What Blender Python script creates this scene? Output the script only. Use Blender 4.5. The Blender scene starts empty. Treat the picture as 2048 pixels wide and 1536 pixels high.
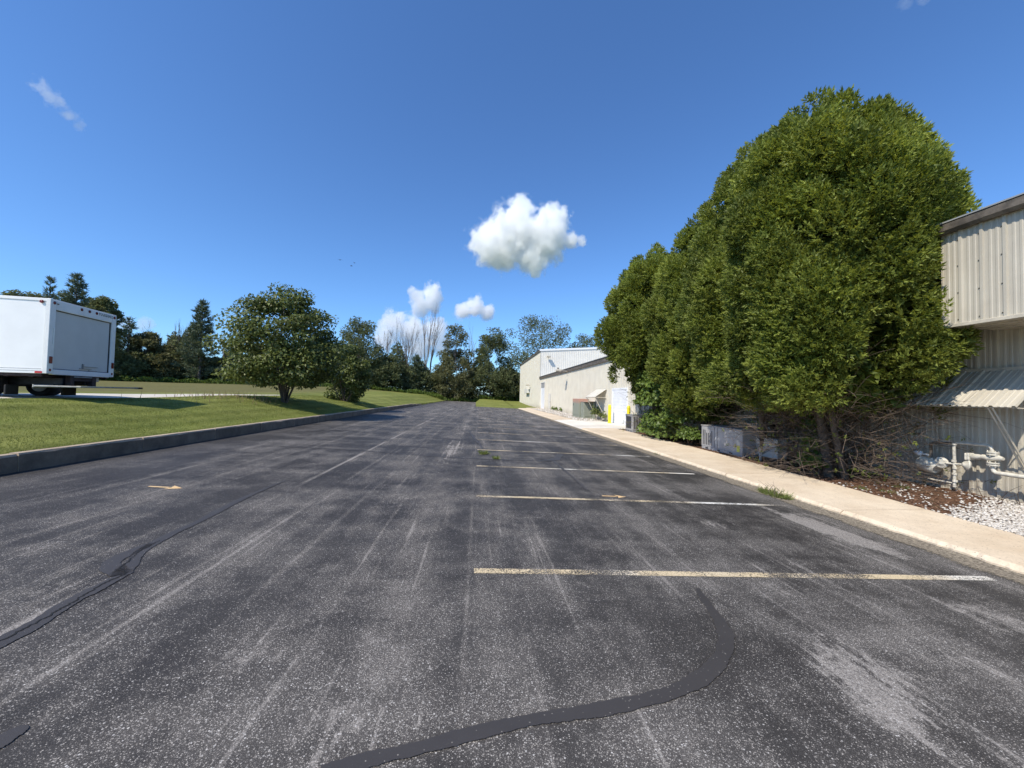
import bpy, math, random
import numpy as np
from mathutils import Vector, Matrix
R = math.radians
rng = np.random.default_rng(7)
random.seed(7)
SC = bpy.context.scene
COL = SC.collection

# ------------------------------------------------------------------ camera
FPX, EYE = 780.0, 1.67
YAW, PITCH, ROLL = R(4.87), R(1.79), R(1.3)
fwd = Vector((math.sin(YAW)*math.cos(PITCH), math.cos(YAW)*math.cos(PITCH), math.sin(PITCH)))
rt0 = Vector((math.cos(YAW), -math.sin(YAW), 0))
up0 = rt0.cross(fwd)
rt = rt0*math.cos(ROLL) + up0*math.sin(ROLL)
up = up0*math.cos(ROLL) - rt0*math.sin(ROLL)
cam = bpy.data.cameras.new('camera'); camo = bpy.data.objects.new('camera', cam); COL.objects.link(camo)
cam.sensor_width = 36.0; cam.lens = FPX/2048*36.0; cam.clip_start = 0.05; cam.clip_end = 9000
Mx = Matrix((rt, up, -fwd)).transposed().to_4x4(); Mx.translation = Vector((0, 0, EYE))
camo.matrix_world = Mx
SC.camera = camo

# ------------------------------------------------------------------ light
SUN_EL, SUN_AZ = R(49.0), R(229.0)          # azimuth clockwise from the road direction (+Y)
sund = Vector((math.sin(SUN_AZ)*math.cos(SUN_EL), math.cos(SUN_AZ)*math.cos(SUN_EL), math.sin(SUN_EL)))
w = bpy.data.worlds.new('World'); SC.world = w; w.use_nodes = True
nt = w.node_tree; nt.nodes.clear()
sky = nt.nodes.new('ShaderNodeTexSky'); sky.sky_type = 'NISHITA'; sky.sun_disc = False
sky.sun_elevation = SUN_EL; sky.sun_rotation = SUN_AZ
sky.air_density = 1.0; sky.dust_density = 0.2; sky.ozone_density = 2.6; sky.altitude = 200
bg = nt.nodes.new('ShaderNodeBackground'); bg.inputs[1].default_value = 0.15
tint = nt.nodes.new('ShaderNodeMix'); tint.data_type = 'RGBA'; tint.blend_type = 'MULTIPLY'; tint.inputs[0].default_value = 1.0
tint.inputs[7].default_value = (0.52, 0.76, 1.03, 1)      # clear, deep blue late summer air
wo = nt.nodes.new('ShaderNodeOutputWorld')
nt.links.new(sky.outputs[0], tint.inputs[6]); nt.links.new(tint.outputs[2], bg.inputs[0]); nt.links.new(bg.outputs[0], wo.inputs[0])
sl = bpy.data.lights.new('sun', 'SUN'); sl.energy = 4.2; sl.angle = R(0.53); sl.color = (1.0, 0.925, 0.80)
slo = bpy.data.objects.new('sun', sl); COL.objects.link(slo)
slo.rotation_euler = sund.to_track_quat('Z', 'Y').to_euler(); slo.location = (-20, -20, 40)
SC.view_settings.view_transform = 'Standard'; SC.view_settings.look = 'None'
SC.view_settings.exposure = 0.35; SC.view_settings.gamma = 1.0
SC.cycles.use_denoising = True
SC.cycles.volume_bounces = 14; SC.cycles.max_bounces = 16; SC.cycles.diffuse_bounces = 4; SC.cycles.glossy_bounces = 2; SC.cycles.transparent_max_bounces = 12
SC.cycles.volume_max_steps = 128

# ------------------------------------------------------------------ pixel -> place helpers (photo pixels, 2048 x 1536)
def ray(px, py): return fwd + rt*((px-1024)/FPX) + up*((768-py)/FPX)
def px_x(px, py, X):                       # where the line of sight meets the wall plane x = X
    d = ray(px, py); t = X/d.x; return Vector((X, d.y*t, EYE+d.z*t))
def px_y(px, py, Y):
    d = ray(px, py); t = Y/d.y; return Vector((d.x*t, Y, EYE+d.z*t))
def px_z(px, py, Z):
    d = ray(px, py); t = (Z-EYE)/d.z; return Vector((d.x*t, d.y*t, Z))
LOTS = -0.03
def px_lot(px, py, dz=0.0):                # where it meets the tilted car park
    d = ray(px, py); t = (dz-EYE)/(d.z-LOTS*d.x); return Vector((d.x*t, d.y*t, EYE+d.z*t))
def px_d(px, py, D):
    d = ray(px, py); return Vector((0, 0, EYE)) + d*D
def horizon_dir(px):
    d = ray(px, 791+(px-957)*0.0227); d.z = 0; return d

# ------------------------------------------------------------------ node helpers
class N:
    def __init__(s, name):
        s.m = bpy.data.materials.new(name); s.m.use_nodes = True; s.t = s.m.node_tree; s.t.nodes.clear()
        s.out = s.n('ShaderNodeOutputMaterial')
    def n(s, typ, **kw):
        nd = s.t.nodes.new(typ)
        for k, v in kw.items(): setattr(nd, k, v)
        return nd
    def set(s, sock, v):
        if isinstance(v, bpy.types.NodeSocket): s.t.links.new(v, sock)
        elif v is not None:
            if sock.type == 'RGBA' and not isinstance(v, (int, float)) and len(v) == 3: v = (*v, 1)
            sock.default_value = v
    def m_(s, op, a, b=None, c=None):
        nd = s.n('ShaderNodeMath', operation=op)
        for i, v in enumerate((a, b, c)):
            if v is not None: s.set(nd.inputs[i], v)
        return nd.outputs[0]
    def add(s, *a):
        r = a[0]
        for b in a[1:]: r = s.m_('ADD', r, b)
        return r
    def mul(s, *a):
        r = a[0]
        for b in a[1:]: r = s.m_('MULTIPLY', r, b)
        return r
    def coord(s, kind='Object'): return s.n('ShaderNodeTexCoord').outputs[kind]
    def pos(s): return s.n('ShaderNodeNewGeometry').outputs['Position']
    def sep(s, v):
        nd = s.n('ShaderNodeSeparateXYZ'); s.set(nd.inputs[0], v); return nd.outputs
    def comb(s, x, y, z):
        nd = s.n('ShaderNodeCombineXYZ')
        for i, v in enumerate((x, y, z)): s.set(nd.inputs[i], v)
        return nd.outputs[0]
    def map(s, v, scale=(1, 1, 1), loc=(0, 0, 0), rot=(0, 0, 0)):
        nd = s.n('ShaderNodeMapping'); s.set(nd.inputs[0], v)
        nd.inputs['Scale'].default_value = scale; nd.inputs['Location'].default_value = loc; nd.inputs['Rotation'].default_value = rot
        return nd.outputs[0]
    def noise(s, v, scale, detail=3, rough=0.55, dist=0.0, out=0):
        nd = s.n('ShaderNodeTexNoise'); s.set(nd.inputs['Vector'], v); nd.inputs['Scale'].default_value = scale
        nd.inputs['Detail'].default_value = detail; nd.inputs['Roughness'].default_value = rough; nd.inputs['Distortion'].default_value = dist
        return nd.outputs[out]
    def vor(s, v, scale, feature='F1', rand=1.0):
        nd = s.n('ShaderNodeTexVoronoi', feature=feature); s.set(nd.inputs['Vector'], v); nd.inputs['Scale'].default_value = scale
        nd.inputs['Randomness'].default_value = rand
        return nd.outputs
    def ramp(s, v, a, b, lo=0.0, hi=1.0, smooth=True):
        nd = s.n('ShaderNodeMapRange'); nd.interpolation_type = 'SMOOTHSTEP' if smooth else 'LINEAR'
        s.set(nd.inputs[0], v)
        for i, q in enumerate((a, b, lo, hi)): s.set(nd.inputs[i+1], q)
        return nd.outputs[0]
    def mix(s, f, a, b):
        nd = s.n('ShaderNodeMix', data_type='RGBA'); s.set(nd.inputs[0], f); s.set(nd.inputs[6], a); s.set(nd.inputs[7], b)
        return nd.outputs[2]
    def hsv(s, c, h=0.5, sat=1.0, v=1.0):
        nd = s.n('ShaderNodeHueSaturation'); s.set(nd.inputs['Hue'], h); s.set(nd.inputs['Saturation'], sat)
        s.set(nd.inputs['Value'], v); s.set(nd.inputs['Color'], c); return nd.outputs[0]
    def attr(s, name): return s.n('ShaderNodeAttribute', attribute_name=name).outputs
    def objrand(s): return s.n('ShaderNodeObjectInfo').outputs['Random']
    def bump(s, h, strength=0.3, dist=0.01):
        nd = s.n('ShaderNodeBump'); nd.inputs['Strength'].default_value = strength; nd.inputs['Distance'].default_value = dist
        s.set(nd.inputs['Height'], h); return nd.outputs[0]
    def bsdf(s, col, rough=0.6, metal=0.0, normal=None, spec=0.5, **kw):
        nd = s.n('ShaderNodeBsdfPrincipled'); s.set(nd.inputs['Base Color'], col); s.set(nd.inputs['Roughness'], rough)
        s.set(nd.inputs['Metallic'], metal); s.set(nd.inputs['Specular IOR Level'], spec)
        if normal is not None: s.set(nd.inputs['Normal'], normal)
        for k, v in kw.items(): s.set(nd.inputs[k], v)
        return nd.outputs[0]
    def shmix(s, f, a, b):
        nd = s.n('ShaderNodeMixShader'); s.set(nd.inputs[0], f); s.set(nd.inputs[1], a); s.set(nd.inputs[2], b); return nd.outputs[0]
    def done(s, sh): s.t.links.new(sh, s.out.inputs[0]); return s.m

def mat_plain(name, col, rough=0.5, metal=0.0, var=0.12, scale=3.0, spec=0.5, bump=0.0):
    k = N(name); c = k.coord()
    n = k.noise(c, scale, 5, 0.6)
    v = k.ramp(n, 0.3, 0.7, 1-var, 1+var)
    nor = k.bump(k.noise(c, scale*12, 3), bump, 0.004) if bump else None
    return k.done(k.bsdf(k.hsv(col, v=v), rough, metal, nor, spec))

def mat_leaf(name, dark, light, trans=0.3, rough=0.55, spec=0.3):
    k = N(name); t = k.attr('tint')[2]
    c = k.mix(t, dark, light)
    c = k.hsv(c, v=k.ramp(k.noise(k.coord(), 0.9, 2), 0.3, 0.7, 0.8, 1.2))
    p = k.bsdf(c, rough, 0, None, spec)
    tr = k.n('ShaderNodeBsdfTranslucent'); k.set(tr.inputs[0], k.hsv(c, 0.485, 1.1, 1.25))
    return k.done(k.shmix(trans, p, tr.outputs[0]))

# ------------------------------------------------------------------ mesh helpers
def link_mesh(name, me, mat=None, parent=None):
    o = bpy.data.objects.new(name, me); COL.objects.link(o)
    if mat is not None and not me.materials: me.materials.append(mat)
    if parent is not None: o.parent = parent
    return o
def tag(o, label=None, cat=None, group=None, kind=None):
    for k, v in (('label', label), ('category', cat), ('group', group), ('kind', kind)):
        if v: o[k] = v
    return o
def empty(name, loc=(0, 0, 0), rz=0.0):
    o = bpy.data.objects.new(name, None); COL.objects.link(o); o.location = loc; o.rotation_euler[2] = rz
    o.empty_display_size = 0.2; return o

def np_mesh(name, V, F, tint=None, smooth=False):
    """V (n,3), F (m,k) -> mesh; tint per vertex"""
    V = np.asarray(V, np.float32); F = np.asarray(F, np.int32)
    me = bpy.data.meshes.new(name); k = F.shape[1]
    me.vertices.add(len(V)); me.vertices.foreach_set('co', V.ravel())
    me.loops.add(F.size); me.loops.foreach_set('vertex_index', F.ravel())
    me.polygons.add(len(F)); me.polygons.foreach_set('loop_start', np.arange(0, F.size, k, dtype=np.int32))
    if smooth: me.polygons.foreach_set('use_smooth', np.ones(len(F), bool))
    if tint is not None:
        a = me.attributes.new('tint', 'FLOAT', 'POINT'); a.data.foreach_set('value', np.asarray(tint, np.float32))
    me.update(calc_edges=True); me.validate()
    return me

class MB:
    """collects boxes, tubes and sheets into one mesh"""
    def __init__(s): s.v = []; s.f = []; s.sm = []
    def add(s, vs, fs, smooth=False):
        b = len(s.v); s.v += [tuple(v) for v in vs]
        s.f += [tuple(i+b for i in f) for f in fs]; s.sm += [smooth]*len(fs); return s
    def box(s, x0, x1, y0, y1, z0, z1, M=None):
        vs = [Vector((x, y, z)) for z in (z0, z1) for y in (y0, y1) for x in (x0, x1)]
        if M is not None: vs = [M @ v for v in vs]
        return s.add(vs, [(0, 2, 3, 1), (4, 5, 7, 6), (0, 1, 5, 4), (2, 6, 7, 3), (0, 4, 6, 2), (1, 3, 7, 5)])
    def bbox(s, x0, x1, y0, y1, z0, z1, b=0.01, M=None):
        """box with chamfered edges"""
        b = min(b, (x1-x0)*.45, (y1-y0)*.45, (z1-z0)*.45)
        X = (x0, x1); Y = (y0, y1); Z = (z0, z1); vs = []; idx = {}
        for i in (0, 1):
            for j in (0, 1):
                for k in (0, 1):
                    sx, sy, sz = (b if i == 0 else -b), (b if j == 0 else -b), (b if k == 0 else -b)
                    for a, p in (('x', (X[i], Y[j]+sy, Z[k]+sz)), ('y', (X[i]+sx, Y[j], Z[k]+sz)), ('z', (X[i]+sx, Y[j]+sy, Z[k]))):
                        idx[i, j, k, a] = len(vs); vs.append(Vector(p))
        g = lambda *a: idx[a]
        fs = []
        for i in (0, 1): fs.append([g(i, 0, 0, 'x'), g(i, 1, 0, 'x'), g(i, 1, 1, 'x'), g(i, 0, 1, 'x')])
        for j in (0, 1): fs.append([g(0, j, 0, 'y'), g(1, j, 0, 'y'), g(1, j, 1, 'y'), g(0, j, 1, 'y')])
        for k in (0, 1): fs.append([g(0, 0, k, 'z'), g(1, 0, k, 'z'), g(1, 1, k, 'z'), g(0, 1, k, 'z')])
        for i in (0, 1):
            for j in (0, 1): fs.append([g(i, j, 0, 'x'), g(i, j, 1, 'x'), g(i, j, 1, 'y'), g(i, j, 0, 'y')])
            for k in (0, 1): fs.append([g(i, 0, k, 'x'), g(i, 1, k, 'x'), g(i, 1, k, 'z'), g(i, 0, k, 'z')])
        for j in (0, 1):
            for k in (0, 1): fs.append([g(0, j, k, 'y'), g(1, j, k, 'y'), g(1, j, k, 'z'), g(0, j, k, 'z')])
        for i in (0, 1):
            for j in (0, 1):
                for k in (0, 1): fs.append([g(i, j, k, 'x'), g(i, j, k, 'y'), g(i, j, k, 'z')])
        c = Vector(((x0+x1)/2, (y0+y1)/2, (z0+z1)/2)); out = []
        for f in fs:
            n = (vs[f[1]]-vs[f[0]]).cross(vs[f[2]]-vs[f[0]]); m = sum((vs[q] for q in f), Vector())/len(f)
            out.append(f if n.dot(m-c) > 0 else f[::-1])
        if M is not None: vs = [M @ v for v in vs]
        return s.add(vs, out)
    def tube(s, pts, rad, n=8, caps=True, smooth=True):
        pts = [Vector(p) for p in pts]
        if not hasattr(rad, '__len__'): rad = [rad]*len(pts)
        vs = []; a = None
        for i, p in enumerate(pts):
            t = (pts[min(i+1, len(pts)-1)]-pts[max(i-1, 0)])
            t = t.normalized() if t.length > 1e-9 else Vector((0, 0, 1))
            if a is None: a = t.orthogonal().normalized()
            else:
                a = a - t*a.dot(t); a = a.normalized() if a.length > 1e-6 else t.orthogonal().normalized()
            b = t.cross(a)
            for k in range(n):
                q = 2*math.pi*k/n; vs.append(p+(a*math.cos(q)+b*math.sin(q))*rad[i])
        fs = [(i*n+k, i*n+(k+1) % n, (i+1)*n+(k+1) % n, (i+1)*n+k) for i in range(len(pts)-1) for k in range(n)]
        s.add(vs, fs, smooth)
        if caps:
            m = len(pts)-1
            s.add(vs[:n], [tuple(range(n))[::-1]]); s.add(vs[m*n:], [tuple(range(n))])
        return s
    def cyl(s, p, q, r, n=16, r2=None): return s.tube([p, q], [r, r if r2 is None else r2], n)
    def lathe(s, prof, axis_p, axis_d, n=16):
        """prof: (dist along axis, radius)"""
        p = Vector(axis_p); d = Vector(axis_d).normalized()
        return s.tube([p+d*a for a, _ in prof], [r for _, r in prof], n)
    def prism(s, poly, M=None, h=0.01, z0=0.0):
        n = len(poly); vs = [Vector((x, y, z0)) for x, y in poly]+[Vector((x, y, z0+h)) for x, y in poly]
        if M is not None: vs = [M @ v for v in vs]
        fs = [tuple(range(n))[::-1], tuple(range(n, 2*n))]+[(i, (i+1) % n, n+(i+1) % n, n+i) for i in range(n)]
        return s.add(vs, fs)
    def ball(s, c, r, n=10, m=6, sq=(1, 1, 1)):
        vs = []; fs = []
        for i in range(m+1):
            th = math.pi*i/m
            for k in range(n):
                q = 2*math.pi*k/n
                vs.append((c[0]+r*sq[0]*math.sin(th)*math.cos(q), c[1]+r*sq[1]*math.sin(th)*math.sin(q), c[2]+r*sq[2]*math.cos(th)))
        for i in range(m):
            for k in range(n): fs.append((i*n+k, (i+1)*n+k, (i+1)*n+(k+1) % n, i*n+(k+1) % n))
        return s.add(vs, fs, True)
    def mesh(s, name):
        me = bpy.data.meshes.new(name); me.from_pydata(s.v, [], s.f)
        me.polygons.foreach_set('use_smooth', s.sm); me.update(); return me
    def build(s, name, mat, parent=None): return link_mesh(name, s.mesh(name), mat, parent)

def frames(axis, nrm):
    """rotation matrices whose columns are side, axis(Y), normal(Z)"""
    y = axis/np.linalg.norm(axis, axis=1, keepdims=True)
    x = np.cross(y, nrm); x /= np.linalg.norm(x, axis=1, keepdims=True)+1e-9
    z = np.cross(x, y)
    return np.stack([x, y, z], axis=2)
def scatter(name, tv, tf, pos, Rm, size, tint):
    """copies of one small leaf template, joined: the leaves of one plant"""
    tv = np.asarray(tv, float); tf = np.asarray(tf, int); n = len(pos)
    V = np.einsum('nij,tj->nti', Rm, tv)*np.asarray(size).reshape(n, 1, 1)+pos[:, None, :]
    F = tf[None]+(np.arange(n)*len(tv))[:, None, None]
    return np_mesh(name, V.reshape(-1, 3), F.reshape(-1, tf.shape[1]), np.repeat(tint, len(tv)))
def rdir(n, g=rng):
    v = g.normal(size=(n, 3)); return v/np.linalg.norm(v, axis=1, keepdims=True)

# ------------------------------------------------------------------ ground materials
WEAR = [(1715, 1080, .24, .75, 1.2), (1630, 1048, .24, .7, 1.2), (1540, 1020, .10, .8, .8), (1430, 950, .25, 1.3, 1.1), (1700, 1320, .42, .36, .8), (1800, 1420, .35, .30, .7), (2000, 1240, .30, .40, .9), (1960, 1330, .3, .3, .6), (1425, 1045, .30, .55, .55),
        (1330, 925, .4, 1.2, .5), (1560, 1180, .25, .3, .45), (470, 1330, .5, .4, .35), (120, 1180, .6, .4, .45), (700, 1440, .3, .3, .5), (560, 960, .5, 1.0, .4), (905, 900, .30, 3.0, .55), (930, 850, .32, 9.0, .55), (1100, 850, 1.2, 5.0, .5), (800, 990, .35, 1.4, .4)]
def mat_asphalt():
    k = N('asphalt'); c = k.coord(); x, y, z = k.sep(c)
    def ctr(n, amp): return k.mul(k.add(n, -0.5), amp)
    wob = k.noise(c, 0.4, 2)
    warp = k.add(x, ctr(wob, 0.35))
    def band(cx, wd, amp, src=None):
        d = k.m_('DIVIDE', k.add(src or warp, -cx), wd)
        return k.mul(k.m_('EXPONENT', k.mul(d, d, -1.0)), amp)
    long = k.noise(k.map(c, (1.5, 0.20, 1)), 1.0, 6, 0.62)
    blot = k.noise(c, 0.6, 7, 0.66)
    grit = k.noise(c, 3.2, 6, 0.7)
    thin = k.noise(k.map(c, (9.0, 0.22, 1)), 1.5, 5, 0.62)
    cross = k.noise(k.map(c, (0.22, 1.6, 1), (7, 3, 0)), 0.8, 5, 0.62)
    m = None
    for px, py, rx, ry, amp in WEAR:
        p = px_lot(px, py)
        dx = k.m_('DIVIDE', k.add(x, -p.x), rx); dy = k.m_('DIVIDE', k.add(y, -p.y), ry)
        gsn = k.mul(k.m_('EXPONENT', k.mul(k.add(k.mul(dx, dx), k.mul(dy, dy)), -1.0)), amp)
        m = gsn if m is None else k.add(m, gsn)
    patch = k.mul(k.ramp(k.add(m, ctr(grit, 1.3), ctr(thin, 1.2), ctr(k.noise(k.map(c, (1.6, 0.7, 1)), 11, 5, 0.75), 1.9)), 0.38, 1.15), 0.78)
    gen = k.ramp(k.add(k.mul(long, .4), k.mul(blot, .35), k.mul(cross, .25), ctr(grit, 0.25)), 0.43, 0.60, 0.0, 0.42)
    strk = k.mul(k.ramp(thin, 0.55, 0.66), k.ramp(long, 0.42, 0.58), 0.34)
    brk = k.ramp(k.noise(k.map(c, (1.0, 0.3, 1), (3, 9, 0)), 0.8, 4), 0.40, 0.58)
    lines = k.mul(k.add(band(-2.98, 0.035, .75, x), band(-2.35, 0.025, .40, x), band(-1.72, .03, .3, x), band(-4.55, 0.04, .25), band(-5.8, 0.03, .2), band(-0.05, .018, .3, x), band(-0.72, 0.22, .28)), brk)
    far = k.ramp(y, 12.0, 40.0, 0.0, 0.14)
    wear = k.add(gen, patch, strk, lines, far, 0.02)
    wear = k.mul(wear, k.ramp(x, -7.6, -5.2, 0.30, 1.0))
    wear = k.m_('MAXIMUM', k.add(wear, k.ramp(y, 1.0, 6.0, 0.10, 0.0)), 0.035)
    # exposed pale stones in the worn seal coat
    def stones(scale, gain):
        v = k.vor(c, scale); r = k.sep(v['Color'])
        pick = k.ramp(k.add(k.mul(wear, gain), k.mul(r[0], -1.0)), -0.04, 0.04)
        return k.mul(pick, k.ramp(v['Distance'], 0.25, 0.55, 1.0, 0.0)), r[1]
    s1, t1 = stones(128, 1.25); s2, t2 = stones(270, 1.35); s3, t3 = stones(90, 0.18)
    base = k.mix(k.ramp(blot, 0.3, 0.7), (0.0315, 0.0290, 0.0275), (0.050, 0.0465, 0.0435))
    base = k.hsv(base, v=k.ramp(k.noise(c, 260, 2), 0.25, 0.75, 0.55, 1.6))
    dust = k.mix(k.add(k.mul(wear, 0.22), k.mul(k.ramp(wear, 0.40, 0.95, 0.0, 0.75), k.ramp(k.noise(c, 75, 4, 0.8), 0.40, 0.62))), base, (0.34, 0.31, 0.28))
    col = k.mix(k.mul(s2, 0.7), dust, k.mix(t2, (0.14, 0.128, 0.118), (0.42, 0.39, 0.35)))
    col = k.mix(s1, col, k.mix(t1, (0.17, 0.155, 0.14), (0.50, 0.46, 0.41)))
    col = k.mix(s3, col, k.mix(t3, (0.25, 0.24, 0.22), (0.60, 0.57, 0.53)))
    h = k.add(k.mul(s1, 0.7), k.mul(s2, 0.4), k.mul(k.noise(c, 140, 3), 0.9))
    return k.done(k.bsdf(col, k.ramp(wear, 0.1, 0.6, 0.62, 0.85), 0, k.bump(h, 0.45, 0.004), 0.15))

def mat_grass():
    k = N('lawn'); c = k.coord(); x, y, z = k.sep(c)
    n1 = k.noise(c, 0.25, 5, 0.6); n2 = k.noise(c, 2.2, 5, 0.7); n3 = k.noise(c, 30, 3, 0.7)
    u = k.add(x, k.mul(y, -0.02), k.mul(n1, 0.35))
    st = k.m_('SINE', k.mul(u, 8.2)); st2 = k.m_('SINE', k.mul(u, 4.3))
    near = k.mul(k.ramp(x, -17.0, -13.0), k.ramp(x, -7.3, -7.6))
    s = k.mul(k.add(k.mul(st, 0.5), k.mul(st2, 0.35)), near)
    v = k.add(0.95, k.mul(s, 0.20), k.mul(k.add(n2, -0.5), 0.35), k.mul(k.add(n3, -0.5), 0.6))
    col = k.mix(k.ramp(k.add(k.mul(n1, 0.6), k.mul(n2, 0.4)), 0.36, 0.62), (0.130, 0.155, 0.033), (0.215, 0.225, 0.062))
    far = k.mul(k.ramp(x, -24.0, -16.5, 1.0, 0.0), k.ramp(y, 140, 60))
    col = k.mix(k.mul(far, 0.75), col, k.mix(k.ramp(n2, 0.35, 0.65), (0.120, 0.108, 0.045), (0.150, 0.122, 0.058)))
    col = k.hsv(col, v=v)
    return k.done(k.bsdf(col, 0.9, 0, k.bump(k.add(n3, n2), 0.6, 0.03), 0.1))

def mat_concrete(name, a, b, scale=1.0, speck=True, rough=0.85, stain=(0.40, 0.25, 0.12), stainamt=0.25):
    k = N(name); c = k.pos()
    n = k.noise(c, 0.8*scale, 6, 0.65); f = k.noise(c, 42, 4, 0.75); g = k.noise(c, 7, 5, 0.7)
    col = k.mix(k.ramp(n, 0.3, 0.7), a, b)
    col = k.hsv(col, v=k.add(0.62, k.mul(f, 0.48), k.mul(g, 0.28)))
    col = k.mix(k.mul(k.ramp(k.noise(c, 0.5, 4, 0.6, 0.6), 0.55, 0.75), stainamt), col, stain)
    if speck:
        v = k.vor(c, 45); r = k.sep(v['Color'])
        col = k.mix(k.mul(k.ramp(r[0], 0.86, 0.93), k.ramp(v['Distance'], 0.2, 0.45, 0.6, 0.0)), col, (0.16, 0.12, 0.09))
        bl = k.vor(c, 2.1); col = k.mix(k.ramp(bl['Distance'], 0.012, 0.03, 0.7, 0.0), col, (0.10, 0.07, 0.04))
    col = k.hsv(col, v=k.add(0.94, k.mul(k.objrand(), 0.12)))
    return k.done(k.bsdf(col, rough, 0, k.bump(k.add(f, g), 0.35, 0.006), 0.25))

M = {}
M['asphalt'] = mat_asphalt(); M['lawn'] = mat_grass()
M['walk'] = mat_concrete('sidewalk concrete', (0.58, 0.465, 0.33), (0.69, 0.58, 0.435))
M['apron'] = mat_concrete('apron concrete', (0.62, 0.57, 0.49), (0.72, 0.68, 0.60), stain=(0.35, 0.3, 0.24))
M['kerb'] = mat_concrete('kerb concrete', (0.20, 0.165, 0.125), (0.33, 0.27, 0.20), 2.0, stain=(0.07, 0.06, 0.05), stainamt=0.8)
M['kerb'] = mat_concrete('kerb concrete', (0.36, 0.28, 0.20), (0.50, 0.40, 0.29), 2.0, stain=(0.14, 0.11, 0.08), stainamt=0.6)
M['kerb_face'] = mat_concrete('kerb face with painted shade', (0.125, 0.105, 0.083), (0.21, 0.175, 0.135), 3.0, stain=(0.055, 0.048, 0.042), stainamt=0.8)  # kerb concrete again, darkened: the face's shade is put into its colour
M['joint'] = mat_plain('joint dirt', (0.10, 0.08, 0.055), 0.95, var=0.4, scale=20)

def mat_paint():
    k = N('worn line paint'); c = k.coord(); p = k.pos()
    x, y, z = k.sep(p)
    n = k.noise(p, 55, 4, 0.75); b = k.noise(p, 1.3, 4, 0.6); v = k.vor(p, 95)
    worn = k.add(k.mul(n, 0.9), k.mul(k.ramp(b, 0.3, 0.7), 0.26), k.mul(v['Distance'], -0.25))
    keep = k.ramp(worn, 0.34, 0.52)
    yel = k.ramp(k.add(k.noise(k.map(p, (0.8, 0.3, 1), (0, 4, 0)), 0.9, 3), k.mul(x, -0.045)), 0.18, 0.46)
    col = k.mix(k.mul(yel, 0.85), (0.78, 0.76, 0.70), (0.60, 0.46, 0.25))
    col = k.hsv(col, v=k.add(0.7, k.mul(n, 0.5)))
    tr = k.n('ShaderNodeBsdfTransparent').outputs[0]
    return k.done(k.shmix(keep, tr, k.bsdf(col, 0.7, 0, k.bump(n, 0.3, 0.003))))
M['paint'] = mat_paint()
def mat_arrow():
    k = N('faded orange paint'); p = k.pos(); n = k.noise(p, 50, 4, 0.75)
    tr = k.n('ShaderNodeBsdfTransparent').outputs[0]
    col = k.mix(k.noise(p, 6, 3), (0.70, 0.40, 0.13), (0.80, 0.62, 0.36))
    return k.done(k.shmix(k.ramp(n, 0.34, 0.46), tr, k.bsdf(col, 0.7)))
M['arrow'] = mat_arrow()
def mat_seal():
    k = N('crack sealant'); p = k.pos(); n = k.noise(p, 70, 3, 0.7); v = k.vor(p, 95); r = k.sep(v['Color'])
    col = k.mix(k.noise(p, 2.0, 4), (0.034, 0.030, 0.028), (0.058, 0.052, 0.048))
    col = k.mix(k.mul(k.ramp(r[0], 0.965, 0.98), k.ramp(v['Distance'], 0.2, 0.45, 1, 0)), col, (0.25, 0.23, 0.2))
    tr = k.n('ShaderNodeBsdfTransparent').outputs[0]
    e = k.attr('tint')[2]                       # 1 at the ribbon's feathered rim
    keep = k.ramp(k.add(k.mul(e, 0.75), k.mul(k.noise(p, 22, 4, 0.7), 0.8)), 0.85, 0.70)
    return k.done(k.shmix(keep, tr, k.bsdf(col, 0.62, 0, k.bump(n, 0.25, 0.003))))
M['seal'] = mat_seal()
M['crack'] = mat_plain('open crack', (0.008, 0.008, 0.008), 0.9)
def mat_gutter():
    k = N('gutter grit'); p = k.pos(); n = k.noise(p, 35, 5, 0.75); b = k.noise(p, 2.5, 4, 0.6); e = k.attr('tint')[2]
    col = k.mix(k.ramp(n, 0.3, 0.7), (0.075, 0.066, 0.054), (0.34, 0.29, 0.22))
    tr = k.n('ShaderNodeBsdfTransparent').outputs[0]
    keep = k.ramp(k.add(k.mul(e, -0.8), k.mul(n, 1.0), k.mul(b, 0.7)), 0.20, 0.42)
    return k.done(k.shmix(keep, tr, k.bsdf(col, 0.95, 0, k.bump(n, 0.5, 0.008), 0.1)))
M['gutter'] = mat_gutter()

# ------------------------------------------------------------------ terrain
def ss(a, b, v): t = np.clip((v-a)/(b-a), 0, 1); return t*t*(3-2*t)
KERB_X, CURB_X, WALK_Z = -7.6, 6.0, -0.085
LX = np.array([-400, -150, -75, -30, -17, -13.5, -12.2, -11.3, -9.5, -7.75])
LZ = np.array([4.6, 3.4, 2.45, 1.62, 1.33, 1.33, 1.33, 1.25, 0.885, 0.50])
def zt(x, y):
    x = np.asarray(x, float); y = np.asarray(y, float)
    lot = LOTS*np.clip(x, KERB_X, CURB_X)
    left = np.interp(x, LX, LZ)
    farl = np.interp(x, [-400, -60, -26, -12, -8.5], [4.6, 2.7, 2.6, 1.5, 0.35])
    left = left+(farl-left)*ss(38, 75, y)
    mid = lot-0.09
    rgt = -0.36+0.22*ss(56.5, 58.2, y)+0.22*ss(10.2, 11.5, x)*(1-ss(56.5, 58.2, y))
    fm = np.interp(x, [-9, -4, 0, 10, 60], [1.7, 1.5, 1.3, 1.0, 1.0])
    mid = mid+0.085*ss(57.2, 58.2, y)*ss(-0.6, 0.2, x)
    mid = mid+(fm-mid)*np.where(x < 0, ss(97, 124, y), ss(60, 120, y))
    rgt = rgt+(fm-rgt)*ss(66, 125, y)
    z = np.where(x <= -7.74, left, np.where(x < CURB_X, mid, rgt))
    end = ss(98, 118, y)*np.where(x < -7.74, 1, 0)
    return z
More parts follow.
